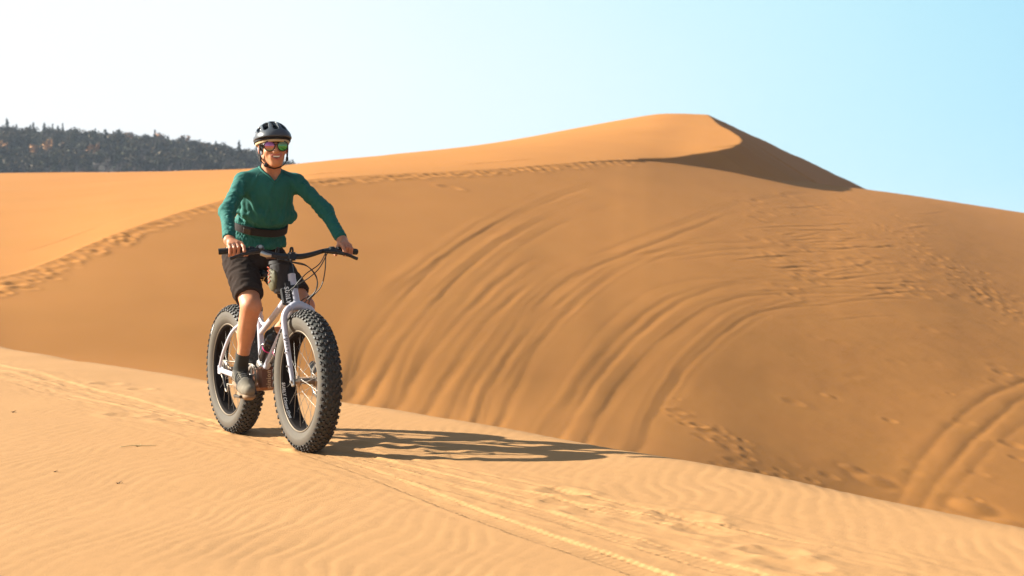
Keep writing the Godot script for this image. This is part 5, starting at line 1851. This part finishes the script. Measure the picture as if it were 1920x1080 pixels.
	part("buckle", mesh_of(block(Vector3(0.020, 0.022, 0.028), Transform3D(B * Basis(Vector3.RIGHT, 0.7), H.call(0.026, -0.104, 0.047)), 0.3)), mat("dark plastic", Color(0.022, 0.014, 0.012)), hel)
	# ---- sunglasses
	var gl := Node3D.new()
	gl.name = "sunglasses"
	who.add_child(gl, true)
	var fm := mat("black glossy frame", Color(0.015, 0.011, 0.010), 0.25)
	var fh := Heap.new()
	for z: float in [1.0, -1.0]:
		var lb := B * Basis(Vector3.UP, -z * 0.16) * Basis(Vector3.BACK, -0.06)
		var c: Vector3 = H.call(0.094, -0.005, z * 0.0375)
		var loop := []
		for k in 25:
			var a := TAU * k / 24
			loop.append(c + lb * Vector3(0, sin(a) * 0.0285, cos(a) * 0.0300))
		fh.add(tube(loop, 0.0026, 8))
		fh.add(tube([c + lb * Vector3(0, 0.010, z * 0.028), H.call(0.072, 0.006, z * 0.072), H.call(-0.01, 0.008, z * 0.0795)], [0.0042, 0.0036, 0.003], 8, 1.0, 4))
		var lm := lathe(Vector3.ZERO, PackedVector2Array([Vector2(0.0, 0.0035), Vector2(0.010, 0.0031), Vector2(0.019, 0.0017), Vector2(0.0262, -0.0004), Vector2(0.0262, -0.0024), Vector2(0.0, -0.0024)]), 32, Vector3.RIGHT)
		Heap.orient(lm)
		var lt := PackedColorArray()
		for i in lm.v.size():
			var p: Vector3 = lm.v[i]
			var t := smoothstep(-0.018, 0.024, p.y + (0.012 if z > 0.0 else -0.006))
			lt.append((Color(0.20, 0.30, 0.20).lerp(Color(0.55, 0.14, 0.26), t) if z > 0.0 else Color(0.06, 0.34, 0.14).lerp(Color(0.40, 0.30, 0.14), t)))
			lm.v[i] = c + lb * Vector3(p.x, p.y * 1.07, p.z * 1.13)
		var lens_m := mat("mirror coating", Color(1, 1, 1), 0.08, 0.85, true)
		part("lens", raw_mesh(lm.v, lm.idx, lt), lens_m, gl)
	fh.add(tube([H.call(0.096, 0.019, 0.026), H.call(0.101, 0.021, 0.0), H.call(0.096, 0.019, -0.026)], 0.0028, 8, 1.0, 4))
	fh.add(tube([H.call(0.097, 0.000, 0.0095), H.call(0.103, 0.004, 0.0), H.call(0.097, 0.000, -0.0095)], 0.0026, 8, 1.0, 4))
	part("frame", heap_mesh(fh), fm, gl)
	# ---- ring and watch strap
	var g := bar_point(0.334)
	var rl := []
	for k in 13:
		var a := TAU * k / 12
		rl.append(g + Vector3(0.0225, 0.026, 0) + Vector3(-0.62, 0.78, 0) * cos(a) * 0.0 + Vector3(0.5, 0.83, 0) * cos(a) * 0.0118 + Vector3(0, 0, 1) * sin(a) * 0.0118)
	part("ring", mesh_of(tube(rl, 0.0014, 6)), mat("silver", Color(0.8, 0.78, 0.74), 0.2, 1.0), who)
	var wl := []
	var wd := (EL_L - WR_L).normalized()
	var wu := wd.cross(Vector3.UP).normalized()
	var wv := wd.cross(wu)
	for k in 17:
		var a := TAU * k / 16
		wl.append(WR_L + wd * 0.006 + (wu * cos(a) + wv * sin(a)) * 0.0268)
	part("bracelet", mesh_of(tube(wl, 0.003, 8)), mat("pale bracelet", Color(0.55, 0.42, 0.3), 0.5), who)
# ------------------------------------------------------------------ the wooded hill far behind
var hill_px := PackedFloat32Array([-2600, -1200, -300, 0, 60, 150, 250, 330, 400, 450, 500, 560, 620, 700, 900, 1400])
var hill_row := PackedFloat32Array([256, 246, 252, 263, 266, 272, 280, 288, 297, 305, 313, 324, 335, 349, 369, 404])   # where the sky meets the ground between the trees
const HILL_D := 420.0

func hill_height(px: float, d: float) -> float:
	var top := EYE + (HORIZON - curve(hill_px, hill_row, px)) / FOC * HILL_D
	var f := (d - 325.0) / (HILL_D - 325.0)
	var base := minf(15.5, top - 1.0)
	if f < 0.0: return base + f * 18.0
	if f > 1.0: return top - (f - 1.0) * (f - 1.0) * 9.0
	return lerpf(base, top, f * (1.55 - 0.55 * f)) + 0.6 * n_low.get_noise_2d(px * 0.02, d * 0.05)

var leaf_normals := PackedVector3Array()

func tuft_cloud(st: Heap, c: Vector3, r: Vector3, count: int, leaf: float, a: Color, b: Color, hang := 0.0) -> void:
	for k in count:
		var dir := Vector3(rng.randfn(), rng.randfn(), rng.randfn()).normalized()
		var p := c + dir * r * pow(rng.randf(), 0.4)
		var u := Vector3(rng.randfn(), rng.randfn() * 0.6 - hang, rng.randfn()).normalized()
		var w := u.cross(dir + Vector3(0.01, 0.02, 0)).normalized()
		var l := leaf * rng.randf_range(0.6, 1.3)
		var t := a.lerp(b, rng.randf())
		var n := st.v.size()
		if w.cross(u).dot(dir) < 0.0: w = -w
		st.v.append_array([p - u * l * 0.5, p + w * l * 0.36, p + u * l * 0.6, p - w * l * 0.36])
		var face := (dir + Vector3(0, 0.35, 0) + w.cross(u) * 0.35).normalized()
		for q in 4: leaf_normals.append(face)
		st.idx.append_array([n, n + 1, n + 2, n, n + 2, n + 3])
		for q in 4: st.tint.append(t)

func crown(kind: String) -> ArrayMesh:
	var h := Heap.new()
	leaf_normals = PackedVector3Array()
	var dark := Color(0.040, 0.044, 0.028)
	var light := Color(0.072, 0.078, 0.046)
	if kind == "pine":       # a pointed conifer
		for j in 11:
			var f := j / 10.0
			var y := lerpf(0.9, 5.4, f)
			var r := lerpf(1.25, 0.12, pow(f, 0.85)) * rng.randf_range(0.85, 1.15)
			tuft_cloud(h, Vector3(rng.randfn() * 0.08, y, rng.randfn() * 0.08), Vector3(r, 0.42, r), int(lerpf(34, 9, f)), 0.62, dark, light, 0.4)
	elif kind == "spruce":
		for j in 12:
			var f := j / 11.0
			var y := lerpf(0.6, 5.2, f)
			var r := lerpf(0.95, 0.08, f) * rng.randf_range(0.85, 1.15)
			tuft_cloud(h, Vector3(0, y, 0), Vector3(r, 0.36, r), int(lerpf(28, 8, f)), 0.52, dark, light.lerp(dark, 0.3), 0.6)
	elif kind == "round":    # a broad evergreen of several lobes
		for j in 8:
			var a := TAU * j / 8.0 + rng.randf()
			var q := rng.randf_range(0.2, 0.95)
			tuft_cloud(h, Vector3(cos(a) * q, rng.randf_range(1.7, 3.6), sin(a) * q), Vector3.ONE * rng.randf_range(0.7, 1.05), 34, 0.56, dark, light.lerp(Color(0.120, 0.078, 0.055), rng.randf()))
	elif kind == "autumn":   # turned orange brown
		for j in 6:
			var a := TAU * j / 6.0 + rng.randf()
			tuft_cloud(h, Vector3(cos(a) * 0.6, rng.randf_range(1.4, 3.4), sin(a) * 0.6), Vector3.ONE * rng.randf_range(0.5, 0.9), 34, 0.5, Color(0.40, 0.17, 0.07), Color(0.55, 0.30, 0.15))
	else:                    # bare grey brush
		tuft_cloud(h, Vector3(0, 2.1, 0), Vector3(1.1, 1.1, 1.1), 60, 0.35, Color(0.10, 0.075, 0.07), Color(0.16, 0.12, 0.10))
		for j in 34:
			var a := rng.randf() * TAU
			var top := Vector3(cos(a) * rng.randf_range(0.2, 1.1), rng.randf_range(1.6, 3.2), sin(a) * rng.randf_range(0.2, 1.1))
			var m := tube([Vector3(0, 0.2, 0), top * 0.5 + Vector3(0, 0.3, 0), top], [0.07, 0.045, 0.02], 4)
			h.add(m, Color(0.13, 0.10, 0.095) * rng.randf_range(0.7, 1.2), false)
			leaf_normals.append_array(normals_of(m.v, m.idx))
	return raw_mesh(h.v, h.idx, h.tint, leaf_normals)

func on_hill(px: float, d: float) -> Vector3:
	return Vector3((px - 960.0) / FOC * d, hill_height(px, d), -d)

func wooded_hill() -> void:
	rng.seed = 77
	var pxs := PackedFloat32Array()
	var v := PackedVector3Array()
	var px := -2600.0
	while px <= 1400.0:
		pxs.append(px)
		px += 20.0
	var rows := 0
	var d := 250.0
	while d < 640.0:
		for q in pxs: v.append(on_hill(q, d))
		rows += 1
		d += 6.0
	var soil := mat("brushy hillside", Color(0.10, 0.078, 0.062), 0.95)
	soil.albedo_texture = null
	var hill := part("hill", grid_mesh(v, rows, pxs.size(), PackedColorArray()), soil, self)
	tag(hill, "long low hill covered in trees beyond the dunes", "hill", "", "structure")
	var leaf := mat("foliage", Color(1, 1, 1), 0.9, 0.0, true)
	var bark := mat("grey bark", Color(0.09, 0.07, 0.06), 0.95)
	var crowns := {}
	for kind: String in ["pine", "spruce", "round", "autumn", "brush"]: crowns[kind] = [crown(kind), crown(kind)]
	# the mass of the wood
	for kind: String in ["round", "spruce", "pine", "brush"]:
		for variant in 2:
			var where: Array[Transform3D] = []
			var n: int = {"round": 800, "spruce": 40, "pine": 40, "brush": 620}[kind]
			for k in n:
				var q := rng.randf_range(-900, 592)
				var dd := lerpf(320.0, 424.0, pow(rng.randf(), 0.85))
				if kind == "brush" and k % 3: dd = rng.randf_range(312, 362)
				var s := rng.randf_range(0.62, 1.0) * (0.85 if kind == "brush" else 1.0)
				s *= lerpf(1.0, 0.55, smoothstep(420.0, 580.0, q))
				if dd > 400.0 and kind != "round": s *= 0.6
				where.append(Transform3D(Basis(Vector3.UP, rng.randf() * TAU).scaled(Vector3(s * rng.randf_range(0.85, 1.2), s, s)), on_hill(q, dd) - Vector3(0, 0.3, 0)))
			var mm := MultiMesh.new()
			mm.transform_format = MultiMesh.TRANSFORM_3D
			mm.mesh = crowns[kind][variant]
			mm.instance_count = where.size()
			for k in where.size(): mm.set_instance_transform(k, where[k])
			var o := MultiMeshInstance3D.new()
			o.name = numbered("woodland" if kind != "brush" else "brush")
			o.multimesh = mm
			o.material_override = leaf
			add_child(o)
			tag(o, "dense evergreen wood covering the far hill" if kind != "brush" else "bare grey brush along the foot of the wooded hill", "woodland" if kind != "brush" else "brush", "", "stuff")
	# trees that stand out: the pointed tops against the sky, the orange crowns and dark trunks on the slope
	var sky_trees := [[15, 1.12, "pine", "pointed conifer standing tallest against the sky at the left edge of the wood"], [32, 0.92, "spruce", "slim conifer just right of the tallest one on the hilltop"], [51, 0.80, "spruce", "thin needle like tree top between two wider conifers on the hill"],
		[64, 0.98, "pine", "broad pointed conifer on the skyline, fourth from the left edge"], [84, 0.98, "pine", "even cone shaped conifer on the skyline, fifth from the left edge"], [100, 0.95, "spruce", "narrow cone shaped conifer on the skyline, sixth from the left edge"], [119, 1.0, "spruce", "lone dark conifer on the skyline right of the row of pointed tops"],
		[151, 0.78, "spruce", "small dark tree top on the falling skyline of the wood"], [226, 0.85, "spruce", "single slim tree top on the skyline midway along the wooded hill"], [294, 0.85, "round", "rounded tree on the skyline two thirds of the way to the cyclist"],
		[372, 0.8, "round", "rounded evergreen on the skyline nearest the left of the cyclist's arm"], [520, 0.7, "round", "small rounded tree at the tail of the wood, right of the cyclist's head"]]
	for t: Array in sky_trees:
		var o := thing("pine_tree" if t[2] != "round" else "evergreen_tree", t[3], "tree", Transform3D(Basis(Vector3.UP, rng.randf() * TAU).scaled(Vector3(0.9, 0.88, 0.9) * float(t[1])), on_hill(t[0], 418.0) - Vector3(0, 0.2, 0)), "trees standing out on the hill's skyline")
		part("crown", crowns[t[2]][rng.randi() % 2], leaf, o)
		part("trunk", mesh_of(tube([Vector3.ZERO, Vector3(0.05, 2.4, 0), Vector3(0, 4.4, 0)], [0.17, 0.11, 0.03], 7)), bark, o)
	var orange := [[6, 291, 0.55, "orange leaved tree at the extreme left edge of the wood"], [64, 296, 0.5, "small amber tree low on the wooded slope, second from the left"], [82, 288, 0.35, "faint pinkish brown tree low on the slope, left one of a close pair"], [91, 290, 0.55, "russet tree low on the slope, right one of a close pair"],
		[119, 285, 0.3, "tiny tan tree on the slope below the lone dark conifer"], [172, 298, 0.5, "wide tan tree near the foot of the wood, lower one of two touching"], [186, 291, 0.45, "pale tan tree near the foot of the wood, upper one of two touching"],
		[243, 273, 0.5, "salmon brown tree high on the slope in the middle of the wood"], [271, 274, 0.3, "tiny reddish tree right of the salmon brown one"], [300, 275, 0.6, "bright orange brown tree on the middle of the wooded slope"], [348, 268, 0.6, "orange tree close under the skyline, left of the cyclist"], [362, 278, 0.45, "dull orange tree just below the one under the skyline"], [392, 282, 0.45, "rust coloured tree nearest the cyclist's shoulder"], [385, 292, 0.4, "brownish tree low on the slope near the cyclist's shoulder"]]
	for t: Array in orange:
		# walk up the slope until the foot of the tree stands in that direction
		var dd := 336.0
		while dd < 418.0:
			var p := on_hill(t[0], dd)
			if HORIZON - (p.y + 1.8 * t[2] - EYE) / dd * FOC <= t[1]: break
			dd += 1.0
		var o := thing("autumn_tree", t[3], "tree", Transform3D(Basis(Vector3.UP, rng.randf() * TAU).scaled(Vector3.ONE * float(t[2]) * 1.7), on_hill(t[0], dd - 3.0) + Vector3(0, 0.6, 0)), "orange trees among the evergreens")
		part("crown", crowns["autumn"][rng.randi() % 2], leaf, o)
		part("trunk", mesh_of(tube([Vector3(0, -1.0, 0), Vector3(0.05, 1.4, 0), Vector3(0, 2.6, 0)], [0.15, 0.1, 0.03], 7)), bark, o)

# ------------------------------------------------------------------ small things lying on the sand
func on_ridge(px: float, row: float) -> Vector3:
	var d := 26.0
	while d > 4.0:
		var x := (px - 960.0) / FOC * d
		var y := ridge_height(x, d)
		if HORIZON - (y - EYE) / d * FOC >= row: return Vector3(x, y, -d)
		d -= 0.004
	return Vector3(0, 0, -6)

func leaf_mesh(l: float, w: float, curl: float) -> ArrayMesh:
	var v := PackedVector3Array()
	var idx := PackedInt32Array()
	var n := 9
	for i in n:
		var f := float(i) / (n - 1)
		var half := w * sin(PI * pow(f, 0.8)) * 0.5 + 0.0006
		var y := curl * (f - 0.35) * (f - 0.35) * l * 2.6 + 0.002
		for s: float in [-1.0, -0.5, 0.0, 0.5, 1.0]:
			v.append(Vector3((f - 0.5) * l, y + absf(s) * curl * w * 0.55 + 0.002 * sin(f * 17.0 + s * 3.0), s * half))
	for i in n - 1:
		for k in 4:
			var p := i * 5 + k
			idx.append_array([p, p + 1, p + 5, p + 1, p + 6, p + 5])
	var m := v.size()     # a thin underside, so that the leaf has a thickness
	for i in m: v.append(v[i] - Vector3(0, 0.0008, 0))
	var c := idx.size()
	for k in range(0, c, 3): idx.append_array([idx[k] + m, idx[k + 2] + m, idx[k + 1] + m])
	return raw_mesh(v, idx)

func debris() -> void:
	rng.seed = 5
	var brown := mat("dry brown leaf", Color(0.13, 0.055, 0.022), 0.8)
	var dark := mat("dark dry leaf", Color(0.055, 0.032, 0.018), 0.8)
	var straw := mat("pale straw", Color(0.60, 0.47, 0.22), 0.7)
	var leaves := [[573, 868, 0.036, 0.020, 0.9, "curled dark brown leaf lying in front of the front tyre"], [221, 908, 0.024, 0.012, 0.4, "small dark leaf alone on the rippled sand at lower left"], [24, 774, 0.030, 0.014, 0.4, "dark leaf near the left edge, beside the tyre tracks"],
		[421, 857, 0.024, 0.009, 0.3, "thin dry leaf left of the front tyre, short of the rear track"], [1899, 1029, 0.034, 0.012, 0.3, "small dark leaf at the lower right edge of the ridge"], [102, 886, 0.016, 0.008, 0.4, "tiny crumb like leaf at lower left, left of the lone dark leaf"]]
	for l: Array in leaves:
		var o := thing("dry_leaf", l[5], "leaf", Transform3D(Basis(Vector3.UP, rng.randf_range(-0.6, 0.6)), on_ridge(l[0], l[1])), "dry leaves scattered on the sand")
		part("blade", leaf_mesh(l[2], l[3], l[4]), dark if l[2] != 0.036 else brown, o)
		part("stalk", mesh_of(tube([Vector3(l[2] * 0.48, 0.003, 0), Vector3(l[2] * 0.62, 0.006, 0.003), Vector3(l[2] * 0.8, 0.004, 0.006)], 0.0011, 5)), dark, o)
	var twigs := [[258, 838, 0.10, 0.35, "pale straw stem lying on the sand left of the rear tyre"], [572, 852, 0.09, -0.5, "thin grass stem lying just below the front tyre"]]
	for t: Array in twigs:
		var o := thing("straw_stem", t[4], "straw", Transform3D(Basis(Vector3.UP, t[3]), on_ridge(t[0], t[1])), "straws lying on the sand")
		var l: float = t[2]
		part("stem", mesh_of(tube([Vector3(-l, 0.003, 0.01), Vector3(-l * 0.3, 0.008, 0), Vector3(l * 0.3, 0.005, 0.004), Vector3(l, 0.003, -0.01)], [0.0016, 0.002, 0.002, 0.0012], 6, 1.0, 4)), straw, o)
		part("husk", leaf_mesh(0.03, 0.009, 0.3), straw, o)
	var o := thing("stone", "small pale stone with a dark underside on the sand beyond the bicycle's shadow", "stone", Transform3D(Basis(), on_ridge(799, 798)))
	var h := Heap.new()
	var m := ball(Vector3(0, 0.010, 0), Vector3(0.022, 0.014, 0.016), Basis(), 8, 12)
	for i in m.v.size(): m.v[i] += m.v[i] * 0.25 * n_fine.get_noise_3d(m.v[i].x * 9.0, m.v[i].y * 9.0, m.v[i].z * 9.0)
	h.add(m, Color(0.42, 0.33, 0.25))
	part("pebble", heap_mesh(h), mat("pale stone", Color(1, 1, 1), 0.8, 0.0, true), o)
	var crumbs := [[476, 800], [330, 782], [170, 760], [700, 815], [840, 870], [205, 776], [530, 836]]
	for k in crumbs.size():
		var c := thing("sand_clod", ["tiny sand clod thrown up beside the rear tyre", "tiny sand clod on the track well left of the rear tyre", "tiny sand clod near the scuffed print at far left", "tiny sand clod at the start of the bicycle's shadow", "tiny sand clod under the shadow's middle, near the tyre track", "tiny sand clod left of the scuffed hollow behind the bicycle", "tiny sand clod between the two tyres"][k], "clod", Transform3D(Basis(Vector3.UP, k), on_ridge(crumbs[k][0], crumbs[k][1])), "sand clods beside the tyre tracks")
		var q := ball(Vector3(0, 0.004, 0), Vector3(0.011, 0.007, 0.009), Basis(), 6, 9)
		for i in q.v.size(): q.v[i] += q.v[i] * 0.35 * n_fine.get_noise_3d(q.v[i].x * 19.0 + k, q.v[i].y * 19.0, q.v[i].z * 19.0)
		part("clod", mesh_of(q), mats["ridge sand"], c)
